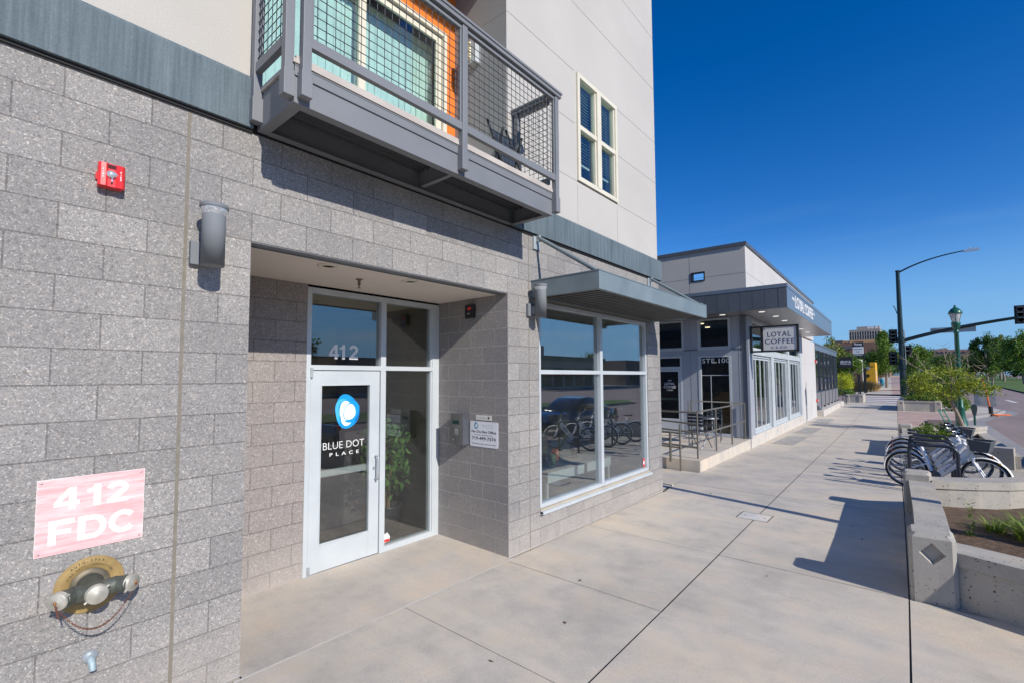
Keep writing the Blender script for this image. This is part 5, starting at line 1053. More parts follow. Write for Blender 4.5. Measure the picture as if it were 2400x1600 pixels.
# ================================================================ bikes and racks
K['bsil'] = mat('silver_bike_paint', (.88,.88,.88), .4, .0, var=.02); K['tyre'] = mat('tyre_rubber', (.03,.03,.032), .7); K['chrome'] = mat('bright_alloy', (.72,.73,.75), .18, .95, var=.03); K['rackm'] = mat('charcoal_powder_coat', (.045,.05,.065), .33, .3); K['bask'] = mat('basket_grey', (.10,.11,.12), .6)
def wheel(t, x, nm='wheel'):
    R = .33; C_ = [(x+(R-.02)*math.cos(2*PI*k/40), 0, R+(R-.02)*math.sin(2*PI*k/40)) for k in range(40)]
    mb = MB(); mb.tube(C_, .021, 8, closed=True); w_ = obj(nm, mb, K['tyre'], t, world=False)
    mb = MB(); mb.tube([(x+(R-.048)*math.cos(2*PI*k/40), 0, R+(R-.048)*math.sin(2*PI*k/40)) for k in range(40)], .011, 6, closed=True); obj('rim', mb, K['chrome'], w_, world=False)
    mb = MB()
    for k in range(28):
        a = 2*PI*k/28; s = .025 if k % 2 else -.025; a2 = a+(.9 if k % 4 < 2 else -.9); mb.tube([(x+.025*math.cos(a2), s, R+.025*math.sin(a2)), (x+(R-.055)*math.cos(a), 0, R+(R-.055)*math.sin(a))], .0016, 4, caps=False)
    obj('spoke', mb, K['chrome'], w_, world=False)
    mb = MB(); mb.tube([(x, -.05, R), (x, .05, R)], .03, 12); obj('hub', mb, K['bask'], w_, world=False)
def make_bike(label, loc, rz):
    t = thing('share_bicycle', label, 'bicycle', loc, rz, 'silver share bikes in the racks')
    wheel(t, 0); wheel(t, 1.09)
    mb = MB(); mb.tube([(.45, 0, .26), (.70, 0, .50), (.93, 0, .80)], [.058, .064, .056], 14); mb.tube([(.40, 0, .26), (.245, 0, .78)], [.032, .024], 12); mb.tube([(.955, 0, .62), (.895, 0, .88)], .034, 12)
    mb.tube([(.33, 0, .48), (.30, .05, .47), (.0, .065, .33)], .014, 8); mb.tube([(.33, 0, .48), (.30, -.05, .47), (.0, -.065, .33)], .014, 8); mb.tube([(.42, .04, .28), (0, .065, .33)], .015, 8); mb.tube([(.42, -.04, .28), (0, -.065, .33)], .015, 8); mb.tube([(.385, -.07, .28), (.385, .07, .28)], .045, 14)
    fr = obj('frame', mb, K['bsil'], t, world=False)
    ang = math.atan2(.74-.33, .93-.52); T_ = Matrix.Translation((.69, -.064, .525)) @ Matrix.Rotation(-math.atan2(.54, .48), 4, 'Y')
    mb = MB(); text(mb, 'pike', .048, T_ @ Matrix.Translation((-.11, -.004, -.018)), .002, -.01, fit=.15); text(mb, 'RIDE', .056, T_ @ Matrix.Translation((.075, -.004, -.02)), .002, .008, fit=.18); obj('lettering', mb, K['blk'], fr, world=False)
    mb = MB(); mb.tube([(.95, 0, .64), (.96, -.045, .60), (1.09, -.058, .33)], [.022, .02, .013], 8); mb.tube([(.96, .045, .60), (1.09, .058, .33)], [.02, .013], 8); mb.tube([(.96, -.055, .61), (.96, .055, .61)], .022, 8); obj('fork', mb, K['bsil'], t, world=False)
    for x, a0, a1 in ((0, 15, 185), (1.09, 5, 150)):
        mb = MB(); n = 16
        for k in range(n):
            a, b_ = rad(a0+(a1-a0)*k/n), rad(a0+(a1-a0)*(k+1)/n); q = lambda a, y, r: (x+r*math.cos(a), y, .33+r*math.sin(a))
            mb.add([q(a, -.032, .342), q(b_, -.032, .342), q(b_, 0, .357), q(a, 0, .357), q(b_, .032, .342), q(a, .032, .342)], [(0,1,2,3), (3,2,4,5)], smooth=True)
        obj('mudguard', mb, K['bsil'], t, world=False)
    mb = MB(); mb.tube([(.245, 0, .76), (.23, 0, .86)], .015, 8); obj('seat_post', mb, K['chrome'], t, world=False)
    mb = MB(); mb.add([(.09, -.085, .885), (.09, .085, .885), (.16, .1, .875), (.16, -.1, .875), (.25, .045, .872), (.25, -.045, .872), (.38, .018, .865), (.38, -.018, .865), (.1, -.06, .845), (.1, .06, .845), (.3, .02, .84), (.3, -.02, .84), (.4, 0, .85)], [(0,1,2,3), (3,2,4,5), (5,4,6,7), (7,6,12), (0,3,8), (1,9,2), (3,5,11,8), (2,9,10,4), (5,7,11), (4,10,6), (7,12,11), (6,10,12), (11,12,10), (8,11,10,9), (0,8,9,1)], smooth=True); obj('saddle', mb, K['tyre'], t, world=False)
    mb = MB(); mb.tube([(.895, 0, .88), (.875, 0, 1.0)], .016, 8); mb.tube([(.70, -.29, 1.04), (.80, -.25, 1.05), (.875, -.08, 1.01), (.875, .08, 1.01), (.80, .25, 1.05), (.70, .29, 1.04)], .013, 8); mb.tube([(.87, -.12, .98), (.98, -.14, .8)], .004, 5); mb.tube([(.87, .12, .98), (1.0, .05, .75)], .004, 5); obj('handlebar', mb, K['chrome'], t, world=False)
    mb = MB(); [mb.tube([(.70, s*.29, 1.04), (.79, s*.255, 1.05)], .02, 8) for s in (-1, 1)]; mb.box(.85, .9, -.04, .04, 1.0, 1.05); mb.tube([(.80, -.25, 1.06), (.79, -.30, 1.12)], .01, 6); obj('grip', mb, K['tyre'], t, world=False)
    mb = MB(); v8 = [(.95, -.15, .80), (.95, .15, .80), (1.17, .15, .78), (1.17, -.15, .78), (.93, -.19, .99), (.93, .19, .99), (1.22, .19, .97), (1.22, -.19, .97)]; mb.add(v8, [(0,1,5,4), (1,2,6,5), (2,3,7,6), (3,0,4,7), (0,3,2,1)]); mb.tube([v8[4], v8[5], v8[6], v8[7]], .009, 6, closed=True); obj('basket', mb, K['bask'], t, world=False)
    mb = MB(); mb.lathe([(.0, -.012), (.085, -.01), (.09, 0), (.085, .004), (0, .006)], 24, Matrix.Translation((.43, -.07, .28)) @ RX); mb.tube([(.43, -.085, .28), (.50, -.095, .14)], .01, 6); mb.tube([(.43, .085, .28), (.36, .095, .42)], .01, 6); mb.box(.46, .55, -.17, -.095, .13, .15); mb.box(.31, .40, .095, .17, .41, .43); obj('crank', mb, K['bask'], t, world=False)
    mb = MB(); mb.tube([(.43, -.07, .325), (.02, -.065, .36)], .02, 8); mb.tube([(.43, -.07, .235), (.02, -.065, .30)], .02, 8); obj('chain_case', mb, K['bask'], t, world=False)
    mb = MB(); mb.tube([(-.20, -.01, .66), (-.215, -.01, .655)], .024, 12); obj('tail_light', mb, mat('tail_red', (.5,.04,.02), .3), t, world=False)
    mb = MB(); mb.tube([(1.28, -.04, .60), (1.3, -.04, .605)], .02, 10); obj('reflector', mb, mat('amber', (.7,.35,.05), .3), t, world=False)
    return t
hd = math.atan2(-4.46+3.40, 11.72-12.0)
b0 = make_bike('nearest silver share bike, its dark lettering readable on the down tube', (12.0, -3.40, G(12)), hd)
bays = [(12.95, -3.38, hd+.06, 'second silver share bike from us, lettering half hidden by the nearest one'), (13.85, -3.36, hd-.05, 'third silver share bike in the row, mostly behind the second'), (14.75, -3.34, hd+.08, 'farthest silver share bike, its rear wheel over the walk edge')]
for i, (x, y, r, lb) in enumerate(bays):
    q = dup(b0, (x, y, G(x)), r, lb)
    if i < 2: [bpy.data.objects.remove(c) for c in list(q.children) if c.name.startswith('basket')]
def rack(x, lb, src=[None]):
    if src[0] is None:
        t = thing('bike_rack', lb, 'bike rack', (x, 0, G(x)), 0, 'charcoal hoop bike racks'); mb = MB(); pts = [(0, -3.46, -.1), (0, -3.46, .72)]
        for k in range(1, 7): a = PI-PI/2*k/6; pts.append((0, -3.60+.14*math.cos(a), .72+.14*math.sin(a)))
        for k in range(0, 7): a = PI/2-PI/2*k/6; pts.append((0, -3.99-.14*math.cos(a)+0*k if False else -3.97-.14*math.sin(PI/2*k/6), .72+.14*math.cos(PI/2*k/6)))
        pts2 = [(0, -3.46, -.05), (0, -3.46, .72)]+[(0, -3.60+.14*math.cos(rad(15*k)), .72+.14*math.sin(rad(15*k))) for k in range(1, 6)]
        pts2 += [(0, -3.62, .86), (0, -3.95, .86)]+[(0, -3.97-.14*math.sin(rad(15*k)), .72+.14*math.cos(rad(15*k))) for k in range(1, 6)]+[(0, -4.11, .72), (0, -4.11, -.05)]
        mb.tube(pts2, .028, 12); obj('hoop', mb, K['rackm'], t, world=False)
        for y in (-3.46, -4.11):
            mb = MB(); mb.lathe([(.0, .012), (.07, .012), (.075, .0)], 20, TF(0, y, 0)); obj('foot_plate', mb, K['rackm'], t, world=False)
        src[0] = t
    else: dup(src[0], (x, 0, G(x)), 0, lb)
rack(11.45, 'nearest charcoal hoop rack, in front of the nearest share bike'); rack(12.45, 'middle charcoal hoop rack, between the first two share bikes'); rack(13.4, 'charcoal hoop rack third from us, behind the second share bike'); 
# ================================================================ lamp, meters, tree
K['lgreen'] = mat('green_enamel', (.012,.10,.07), .35, .1, var=.1, coat=.2)
def street_lamp(x, y, lb, src=[None]):
    if src[0]: return dup(src[0], (x, y, G(x)), 0, lb)
    t = thing('street_lamp', lb, 'street lamp', (x, y, G(x)), 0, 'green acorn street lamps')
    mb = MB(); n = 12; mb.lathe([(.24, 0), (.24, .06), (.2, .12), (.18, .4), (.14, .5), (.12, .9), (.13, .94), (.09, 1.0), (.07, 3.86), (.09, 3.88), (.09, 3.93), (.065, 3.99)], 12); obj('post', mb, K['lgreen'], t, world=False)
    mb = MB(); mb.lathe([(.065, 3.98), (.09, 4.06), (.13, 4.12), (.14, 4.24), (.15, 4.28), (.12, 4.31)], 20); obj('cup', mb, K['lgreen'], t, world=False)
    mb = MB(); mb.lathe([(.11, 4.31), (.19, 4.63), (.19, 4.66)], 20); obj('globe', mb, mat('clear_globe', (.55,.56,.58), .15, .3), t, world=False)
    mb = MB()
    for k in range(6): a = k*PI/3; mb.tube([(.115*math.cos(a), .115*math.sin(a), 4.31), (.197*math.cos(a), .197*math.sin(a), 4.65)], .009, 5)
    mb.lathe([(.215, 4.63), (.225, 4.66), (.19, 4.74), (.13, 4.83), (.06, 4.88), (.035, 4.91), (.048, 4.94), (.03, 4.97), (0, 4.99)], 20); obj('roof', mb, K['lgreen'], t, world=False)
    src[0] = t; return t
street_lamp(25.9, -4.94, 'green acorn street lamp beyond the bikes, beside the leaning tree')
street_lamp(7.85, -5.08, 'green acorn street lamp at the kerb beside the nearest planter')
def meter(x, y, h, lb, src=[None]):
    if src[0]: return dup(src[0], (x, y, G(x)), 0, lb)
    t = thing('parking_meter', lb, 'parking meter', (x, y, G(x)), 0, 'green parking meters')
    mb = MB(); mb.tube([(0, 0, 0), (0, 0, .75)], .035, 10); obj('pole', mb, K['lgreen'], t, world=False)
    mb = MB(); mb.prism([(-.045, .70), (.045, .70), (.085, .92), (.085, 1.02), (.06, 1.08), (.0, 1.11), (-.06, 1.08), (-.085, 1.02), (-.085, .92)], -.06, .06, axis='x'); obj('head', mb, mat('meter_grey', (.06,.09,.085), .35, .3), t, world=False)
    src[0] = t; return t
meter(25.5, -5.29, 1, 'round-topped green parking meter at the kerb, nearer the road'); meter(26.5, -4.83, 1, 'green parking meter left of the lamp post')
K['bark'] = mat('young_bark', (.27,.22,.17), .85, var=.2, vs=10, fine=.3); K['twig'] = mat('bare_twig', (.42,.33,.25), .8)
def limb(mb, a, b_, r0, r1, rnd, k=5, w_=.08):
    pts = []; L = (Vector(b_)-Vector(a)).length
    for i in range(k+1):
        u = i/k; p = Vector(a).lerp(Vector(b_), u)
        if 0 < i < k: p += Vector((rnd.uniform(-1,1), rnd.uniform(-1,1), rnd.uniform(-1,1)))*w_*L*.4
        pts.append(p)
    mb.tube(pts, [r0+(r1-r0)*i/k for i in range(k+1)], 7); return pts
rnd = random.Random(8)
t = thing('leaning_tree', 'leaning young street tree with bare dead twigs above its yellow green crown', 'tree', (25.0, -5.05, G(25)))
mb = MB(); limb(mb, (0, 0, -.1), (.05, .42, 1.25), .075, .055, rnd, 4, .02); limb(mb, (.05, .42, 1.2), (.1, .9, 2.1), .045, .02, rnd); limb(mb, (.05, .42, 1.2), (-.1, .35, 2.3), .04, .02, rnd); limb(mb, (.05, .42, 1.2), (.2, -.3, 1.9), .035, .015, rnd); obj('trunk', mb, K['bark'], t, world=False)
mb = MB()
for a, b_ in (((.0, .5, 1.8), (.1, 1.55, 3.0)), ((.1, .6, 1.9), (0, 1.7, 2.85)), ((-.05, .4, 2.0), (.0, .35, 3.1)), ((-.05, .35, 2.1), (.1, .55, 3.35)), ((.1, .1, 1.8), (.1, -.6, 2.55)), ((.1, .0, 1.7), (0, -.1, 2.95)), ((.05, .3, 1.9), (0, -.05, 3.0)), ((.0, .8, 1.4), (.2, 1.2, 1.95)), ((.1, -.2, 1.8), (.0, -.9, 2.2))):
    p = limb(mb, a, b_, .014, .004, rnd, 6, .12)
    for q in p[2:]: 
        for _ in range(2): limb(mb, q, q+Vector((rnd.uniform(-.2,.2), rnd.uniform(-.3,.3), rnd.uniform(0,.35))), .005, .002, rnd, 2)
obj('bare_branches', mb, K['twig'], t, world=False)
mb = MB(); leaves(mb, 4200, (0, .62, 1.95), 1.1, 1.15, .72, .085, rnd, 40, .38, .55, .3); leaves(mb, 700, (0, -.35, 1.7), .5, .75, .32, .085, rnd, 12, .5, .55, .3); obj('crown', mb, leafmat('yellow_green_leaf', (.08,.12,.012), (.46,.50,.06)), t, world=False, fixn=False)
t = thing('green_frame', 'bright green metal ladder frame leaning beside the juniper', 'frame', (29.5, -4.5, G(29)))
mb = MB(); a = .28
for y in (-.09, .09): mb.tube([(0, y-.22, 0), (0, y+.02, .62)], .02, 8)
for z, y in ((.18, -.15), (.36, -.08), (.55, .0), (.63, .02)): mb.tube([(0, y-.09, z), (0, y+.09, z)], .014, 6)
mb.tube([(0, -.09+.02, .62), (0, .1, .66), (0, .11, .62)], .018, 8); obj('ladder', mb, mat('bright_green', (.0,.28,.17), .35), t, world=False)
# ================================================================ signal pole at the corner
K['pole'] = mat('dark_green_steel', (.018,.035,.038), .35, .4, var=.15); K['back'] = mat('sign_back_metal', (.40,.41,.39), .4, .7, var=.12); K['sblk'] = mat('signal_black', (.015,.018,.02), .5)
PX, PY = 52., -2.9
t = thing('signal_pole', 'tall dark pole carrying a curved light arm and a long traffic signal arm', 'signal pole', (PX, PY, -.28))
def so(n, mb, m, par=None): return obj(n, mb, m, par or t)
mb = MB(); mb.tube([(PX, PY, -.28), (PX, PY, -.18), (PX, PY, .0)], .28, 12); mb.tube([(PX, PY, -.0), (PX, PY, 10.9)], [.235, .14], 12); mb.tube([(PX, PY, 10.88), (PX, PY, 10.97)], .17, 12); [mb.tube([(PX, PY, z), (PX, PY, z+h)], .29, 12) for z, h in ((2.66, .36), (4.85, .45))]; so('mast', mb, K['pole'])
def arc(p, n=14): 
    a, b_, c_ = map(Vector, p); return [a*(1-u)**2+b_*2*u*(1-u)+c_*u*u for u in [i/n for i in range(n+1)]]
mb = MB(); mb.tube(arc([(PX, PY, 10.75), (PX, -4.6, 11.75), (PX, -7.05, 11.95)]), [.07-.002*i for i in range(15)], 8); so('light_arm', mb, K['pole'])
mb = MB(); mb.prism([(-6.95, 11.86), (-7.1, 12.02), (-7.55, 12.10), (-7.85, 12.04), (-7.93, 11.93), (-7.8, 11.87)], PX-.16, PX+.16, axis='x'); mb.tube([(PX, -7.35, 12.08), (PX, -7.35, 12.16)], .05, 8); so('luminaire', mb, K['clear'])
mb = MB(); mb.tube(arc([(PX-.05, PY-.1, 4.98), (PX, -6.2, 6.05), (PX, -11.6, 6.60)]), [.16-.004*i for i in range(15)], 10); so('signal_arm', mb, K['pole'])
mb = MB(); mb.box(PX+.12, PX+.15, -7.45, -4.78, 5.50, 5.93); mb.box(PX+.08, PX+.13, -7.4, -4.85, 5.80, 5.83); so('street_name_sign', mb, K['back'])
def sig(y, z0, h, w_, x=PX, lb=None, lights=3):
    mb = MB(); mb.box(x-.1, x+.12, y-w_/2, y+w_/2, z0, z0+h); mb.box(x+.12, x+.14, y-w_/2-.1, y+w_/2+.1, z0-.1, z0+h+.1)
    for i in range(lights): mb.tube([(x-.1, y, z0+h*(i+.5)/lights), (x-.02, y, z0+h*(i+.5)/lights)], w_*.38, 12)
    o = so('signal_head', mb, K['sblk']); mb = MB()
    for i in range(lights): mb.box(x-.14, x-.1, y-w_*.35, y+w_*.35, z0+h*(i+.82)/lights, z0+h*(i+.86)/lights)
    so('visor', mb, K['galv'], o)
sig(-9.85, 6.0, 1.2, .4); sig(-2.4, 4.98, .9, .36); sig(-3.28, 3.85, .65, .36, lights=2); sig(-2.32, 3.1, .9, .36)
mb = MB(); mb.tube([(PX-.1, -3.14, 3.0), (PX-.1, -3.14, 5.9)], .035, 6); [mb.tube([(PX, PY, z), (PX-.1, -3.3, z)], .03, 6) for z in (3.3, 4.2)]; mb.tube([(PX, PY, 5.6), (PX, PY+.35, 5.6)], .04, 6); so('bracket', mb, K['back'])
mb = MB(); mb.tube(arc([(PX, PY+.18, 7.3), (PX, PY+.28, 7.9), (PX, PY+.42, 8.0)], 6), .03, 6); so('camera_arm', mb, K['pole'])
# temporary sign stand
t = thing('road_sign_stand', 'orange legged temporary road sign seen from its bare metal back', 'road sign', (40.6, -6.95, -.13), 0)
OR = mat('safety_orange', (.75,.16,.02), .5)
mb = MB(); mb.tube([(39.1, -6.88, .05), (39.1, -6.75, 1.1), (39.1, -6.62, 1.9)], .035, 8); so('upright', mb, OR)
mb = MB(); mb.tube([(39.1, -6.9, -.24), (39.1, -6.88, .3)], .1, 8); so('spring_base', mb, K['sblk'])
mb = MB(); mb.tube([(38.2, -5.95, -.2), (39.1, -6.9, -.16), (39.9, -7.75, -.22)], .04, 6); mb.tube([(38.3, -7.1, -.22), (39.1, -6.9, -.14), (39.9, -6.6, -.2)], .04, 6); so('leg', mb, OR)
mb = MB(); mb.prism([(-6.22, .34), (-7.15, .32), (-7.10, 1.48), (-6.25, 1.48)], 39.2, 39.23, axis='x'); so('panel', mb, K['back'])
mb = MB(); mb.box(39.0, 39.1, -6.8, -6.4, 1.88, 1.93); so('flag_bracket', mb, K['sblk'])
# small projecting sign on the patio
t = thing('restaurant_sign', 'black square sign with white JINYA letters hung off the patio corner', 'sign', (44.0, .28, 2.70))
mb = MB(); mb.box(43.95, 44.1, -.135, .69, 2.70, 3.52); mb.box(44.0, 44.05, .69, .95, 3.3, 3.36); mb.box(44.0, 44.05, .69, .95, 2.85, 2.91); so('panel', mb, K['blk'])
mb = MB(); text(mb, 'JINYA', .2, TS(43.95, .28, 3.04), .004, .02, fit=.68); text(mb, 'RAMEN BAR', .06, TS(43.95, .23, 2.94), .004, .02, fit=.56); so('lettering', mb, mat('pale_letters', (.7,.72,.85), .4))
t = thing('stair_handrail', 'short dark handrail on the steps at the patio end', 'railing', (46.2, .8, -.13))
for y in (.55, .75):
    mb = MB(); mb.tube([(46.2, y, -.13), (46.2, y, .8)], .03, 6); so('post', mb, K['sblk'])
mb = MB(); mb.tube([(46.2, .5, .8), (46.2, 1.3, 1.1)], .03, 6); mb.tube([(46.2, .5, .5), (46.2, 1.3, .8)], .02, 6); so('rail', mb, K['sblk'])
mb = MB(); mb.box(44.3, 46.0, .8, 2.6, -.2, .12); tag(obj('patio_step', mb, K['cbase']), 'pale concrete step at the far end of the patio', 'step')
# ================================================================ vegetation
def tree(name, lab, x, y, h, cr, n, ls, m_, rnd, trunk_h=None, grp=None, ry=None, clumps=40, z=None, rz=None, rt=.14, cz=None, clr=.34):
    z = G(x)-.1 if z is None else z; t = thing(name, lab, 'tree', (x, y, z), 0, grp); rz = rz or h*.36; cz = cz or h-rz; ry = ry or cr
    mb = MB(); tp = Vector((0, 0, cz)); limb(mb, (0, 0, -.2), tp, rt, rt*.45, rnd, 5, .03)
    for i in range(7): a = i*.9+rnd.random(); zz = cz*(.55+.07*i); limb(mb, (0, 0, zz*.8), (cr*.65*math.cos(a), ry*.65*math.sin(a), zz+rz*.35), rt*.4, rt*.1, rnd, 4, .06)
    obj('trunk', mb, K['bark'], t, world=False)
    mb = MB(); leaves(mb, n, (0, 0, cz), cr, ry, rz, ls, rnd, clumps, clr, .6, .35); obj('crown', mb, m_, t, world=False, fixn=False); return t
LM = {'dk': leafmat('dark_leaf', (.022,.055,.012), (.12,.21,.04)), 'md': leafmat('mid_leaf', (.04,.09,.014), (.22,.34,.05)), 'yg': leafmat('lime_leaf', (.16,.2,.012), (.62,.64,.03)), 'ol': leafmat('olive_leaf', (.07,.10,.02), (.30,.34,.08)), 'st': leafmat('straw_blade', (.2,.15,.06), (.62,.44,.2), .08)}
rnd = random.Random(77)
TREES = [
 ('street_tree', 'big shade tree rising over the far sidewalk left of the signal pole', 105, .0, 10.4, 2.1, 9000, .30, 'md', 2.4, 4.2),
 ('street_tree', 'lower shade tree standing left of the big one above the yellow kiosk', 112, 2.2, 6.6, 2.2, 4500, .30, 'dk', 2.2, 2.3),
 ('street_tree', 'shade tree right behind the signal pole', 84, -3.9, 6.7, 2.2, 6000, .26, 'md', 2.0, 2.3),
 ('street_tree', 'low dark tree right of the signal pole behind the lamp post tree', 92, -7.2, 5.2, 2.5, 4500, .28, 'dk', 2.4, 2.2),
 ('street_tree', 'dark far tree in the row over the far sidewalk', 135, -3.2, 7.5, 3.0, 4000, .36, 'dk', 2.6, 3.2),
 ('patio_tree', 'green tree showing over the patio roof', 72, 4.1, 7.2, 1.9, 4500, .26, 'ol', 1.9, 2.6),
 ('patio_tree', 'bushy tree behind the black restaurant sign', 70, 2.2, 4.9, 1.5, 3000, .24, 'md', 1.6, 1.7),
 ('distant_tree', 'distant tree closing the view at the end of the far walk', 240, 3.5, 12, 5.0, 4000, .55, 'dk', 5.0, 5.5),
 ('distant_tree', 'distant tree over the far end of the brick strip', 215, -6.5, 11, 4.0, 4000, .5, 'dk', 4.5, 5.2),
 ('distant_tree', 'distant tree at the left of the walk beyond the kiosk', 170, 6.0, 8, 3.0, 3000, .45, 'dk', 3.2, 3.6),
 ('lawn_tree', 'dark pointed tree on the lawn just right of the green lamp post', 150, -16.0, 11.0, 3.2, 7000, .42, 'dk', 3.0, 4.4),
 ('lawn_tree', 'dark rounded tree on the lawn between the two tall ones', 160, -19.6, 9.6, 2.6, 5000, .42, 'dk', 3.0, 3.9),
 ('lawn_tree', 'broad bright tree at the right edge of the photo', 138, -20.2, 10.6, 3.4, 8000, .40, 'md', 3.2, 4.4),
 ('lawn_tree', 'far tree at the right edge behind the broad bright tree', 175, -24.5, 12.0, 3.4, 5000, .46, 'dk', 3.0, 4.8),
 ('lawn_tree', 'pale loose tree topping the row left of the broad tree', 190, -22.0, 12.6, 1.7, 1500, .42, 'ol', 1.7, 3.0),
 ('lawn_sapling', 'thin young tree on the lawn with a pale trunk', 128, -14.9, 3.9, 1.3, 1500, .30, 'md', 1.3, 1.2),
 ('backdrop_tree', 'dark hedge-like tree low behind the lawn on the left', 185, -12.5, 8, 4.2, 5000, .5, 'dk', 5.5, 3.9),
 ('backdrop_tree', 'dark hedge-like tree low behind the lawn in the middle', 180, -19.5, 7.6, 4.2, 6000, .5, 'dk', 5.5, 3.9),
 ('backdrop_tree', 'dark hedge-like tree low behind the lawn on the right', 182, -27.0, 8.4, 5.0, 6000, .5, 'dk', 5.5, 4.2),
]
for nm, lb, x, y, h, cr, n, ls, m_, ry, rz in TREES:
    tree(nm, lb, x, y, h, cr, n, ls, LM[m_], rnd, ry=ry, rz=rz, cz=h-rz, rt=.12+h*.012, clumps=46 if n > 3000 else 16, clr=.30 if n > 3000 else .42)
def shrub(nm, lab, x, y, z, rx, ry, rz, n, ls, m_, cl=20, cat='shrub', grp=None):
    t = thing(nm, lab, cat, (x, y, z), 0, grp); mb = MB(); leaves(mb, n, (0, 0, rz*.85), rx, ry, rz, ls, rnd, cl, .42, .55, .3); obj('foliage', mb, LM[m_], t, world=False, fixn=False)
    mb = MB()
    for i in range(6): a = i*1.05; limb(mb, (.06*math.cos(a), .06*math.sin(a), -.05), (rx*.5*math.cos(a), ry*.5*math.sin(a), rz*1.1), .03, .008, rnd, 3)
    obj('stem', mb, K['bark'], t, world=False)
shrub('corner_shrub', 'big dark shrub at the left end of the corner planter, by the signal pole', 41.3, -3.75, .4, 1.3, .95, 1.15, 5200, .11, 'dk', 34, grp='dark shrubs in the corner planter')
shrub('corner_shrub', 'second dark shrub behind the first in the corner planter', 43.6, -4.7, .3, 1.3, 1.1, 1.05, 4200, .12, 'dk', 30, grp='dark shrubs in the corner planter')
shrub('spreading_shrub', 'low spreading green shrub spilling right of the corner planter', 41.5, -5.55, -.1, 1.8, .85, .62, 3600, .11, 'md', 26)
shrub('spreading_shrub', 'low dark green shrub along the front of the corner planter', 40.0, -3.9, .42, .7, 1.1, .28, 1500, .09, 'md', 18)
shrub('lime_shrub', 'tall lime yellow shrub below the black restaurant sign', 57, 1.75, .2, 1.5, .95, 1.35, 4600, .12, 'yg', 34)
shrub('low_green_shrub', 'low green shrub in the planter left of the crosswalk', 50.7, .75, .45, .9, .55, .30, 1500, .1, 'md', 16)
shrub('low_green_shrub', 'dark low shrub behind the planter, left of the lime shrub', 52.5, 1.9, .1, 1.2, .8, .6, 1800, .11, 'dk', 16)
shrub('hedge', 'dark hedge at the foot of the tall trees right of the signal pole', 72, -5.4, -.2, 2.2, 1.6, 1.3, 3200, .2, 'dk', 26)
for i, (x, y, h, lb) in enumerate(((86, 1.9, 2.0, 'feathery straw coloured grass clump nearest the yellow kiosk'), (89, 1.2, 1.7, 'feathery green and straw grass clump beside the far walk'), (85, 2.6, 1.7, 'straw grass clump left of the other clumps, by the sign post'))):
    mb = MB(); blades(mb, (x, y, G(x)-.1), 900, 1.7, h, .05, rnd, .7); tag(obj('ornamental_grass', mb, LM['st'], fixn=False), lb, 'grass clump', 'ornamental grasses by the far walk')
# ================================================================ buildings far up the street
def box_building(name, lab, x0, x1, y0, y1, z0, z1, m_, cat='building'):
    t = thing(name, lab, cat, (x0, (y0+y1)/2, z0)); mb = MB(); mb.box(x0, x1, y0, y1, z0, z1); obj('wall', mb, m_, t); return t
t = box_building('office_tower', 'pale concrete office tower with a grid of dark windows and roof dishes', 420, 450, 12.8, 30.4, 0, 34.7, mat('tower_concrete', (.42,.36,.31), .8))
mb = MB(); mb.box(419.9, 421, 12.8, 30.4, 33.0, 34.8); mb.box(422, 440, 13.2, 26.1, 34.7, 37.0); obj('roof', mb, mat('tower_top', (.36,.31,.27), .8), t)
W0 = None; DW = mat('dark_tower_glass', (.03,.032,.045), .2)
for c_ in range(12):
    for r_ in range(8):
        y = 13.5+c_*1.43; z = 31.2-r_*2.9
        if W0 is None: mb = MB(); mb.box(419.6, 420.05, y, y+.95, z, z+1.9); W0 = obj('window', mb, DW, t)
        else: o = W0.copy(); C.objects.link(o); o.parent = t; o.location = (0, c_*1.43, -r_*2.9)
for c_ in range(13):
    y = 13.0+c_*1.43; mb = MB(); mb.box(419.0, 420.0, y, y+.38, 8, 33.0); obj('fin', mb, mat('tower_fin', (.52,.46,.40), .8) if c_ == 0 else bpy.data.materials['tower_fin'], t)
for y in (14.6, 17.0, 18.9):
    mb = MB(); mb.lathe([(0, 0), (.9, .25), (.95, .3)], 16, Matrix.Translation((419, y, 35.9)) @ Matrix.Rotation(-PI/2, 4, 'Y')); obj('roof_dish', mb, K['wht'], t)
t = box_building('tan_building', 'orange tan building in front of the office tower', 300, 325, 8.0, 23.3, 0, 20.2, mat('tan_stucco', (.62,.36,.17), .8))
mb = MB(); mb.box(299.8, 300, 8, 23.3, 17.0, 17.8); obj('ledge', mb, mat('tan_shade', (.5,.3,.15), .8), t)
for y in (20.6, 22.0): mb = MB(); mb.box(299.7, 300.1, y, y+.7, 18.3, 19.6); obj('window', mb, DW, t)
BRN = mat('brown_brick', (.23,.125,.09), .85, var=.15, vs=.3)
t = box_building('brown_building', 'brown brick building stepping down below the tan one', 250, 280, 4, 26.0, 0, 16.2, BRN)
mb = MB(); mb.box(249.7, 250, 15.6, 26, 13.6, 14.7); obj('window_band', mb, mat('grey_band', (.13,.13,.13), .5), t)
mb = MB(); mb.box(249.7, 250, 4, 26, 10.2, 11.4); obj('window_band', mb, DW, t)
mb = MB(); mb.box(298, 320, 23.4, 28.2, 18.6, 20.3); obj('roof', mb, mat('brown_roof', (.14,.10,.085), .8), t)
t = box_building('brick_block', 'low reddish brick block far behind the trees right of the lamp post', 300, 330, -25, -10.2, 0, 14.1, mat('pink_brick', (.33,.21,.175), .85))
mb = MB(); mb.prism([(-10.2, 14.1), (-15.3, 15.1), (-16.5, 14.1)], 300, 320, axis='x'); obj('roof', mb, mat('pink_roof', (.34,.26,.23), .8), t)
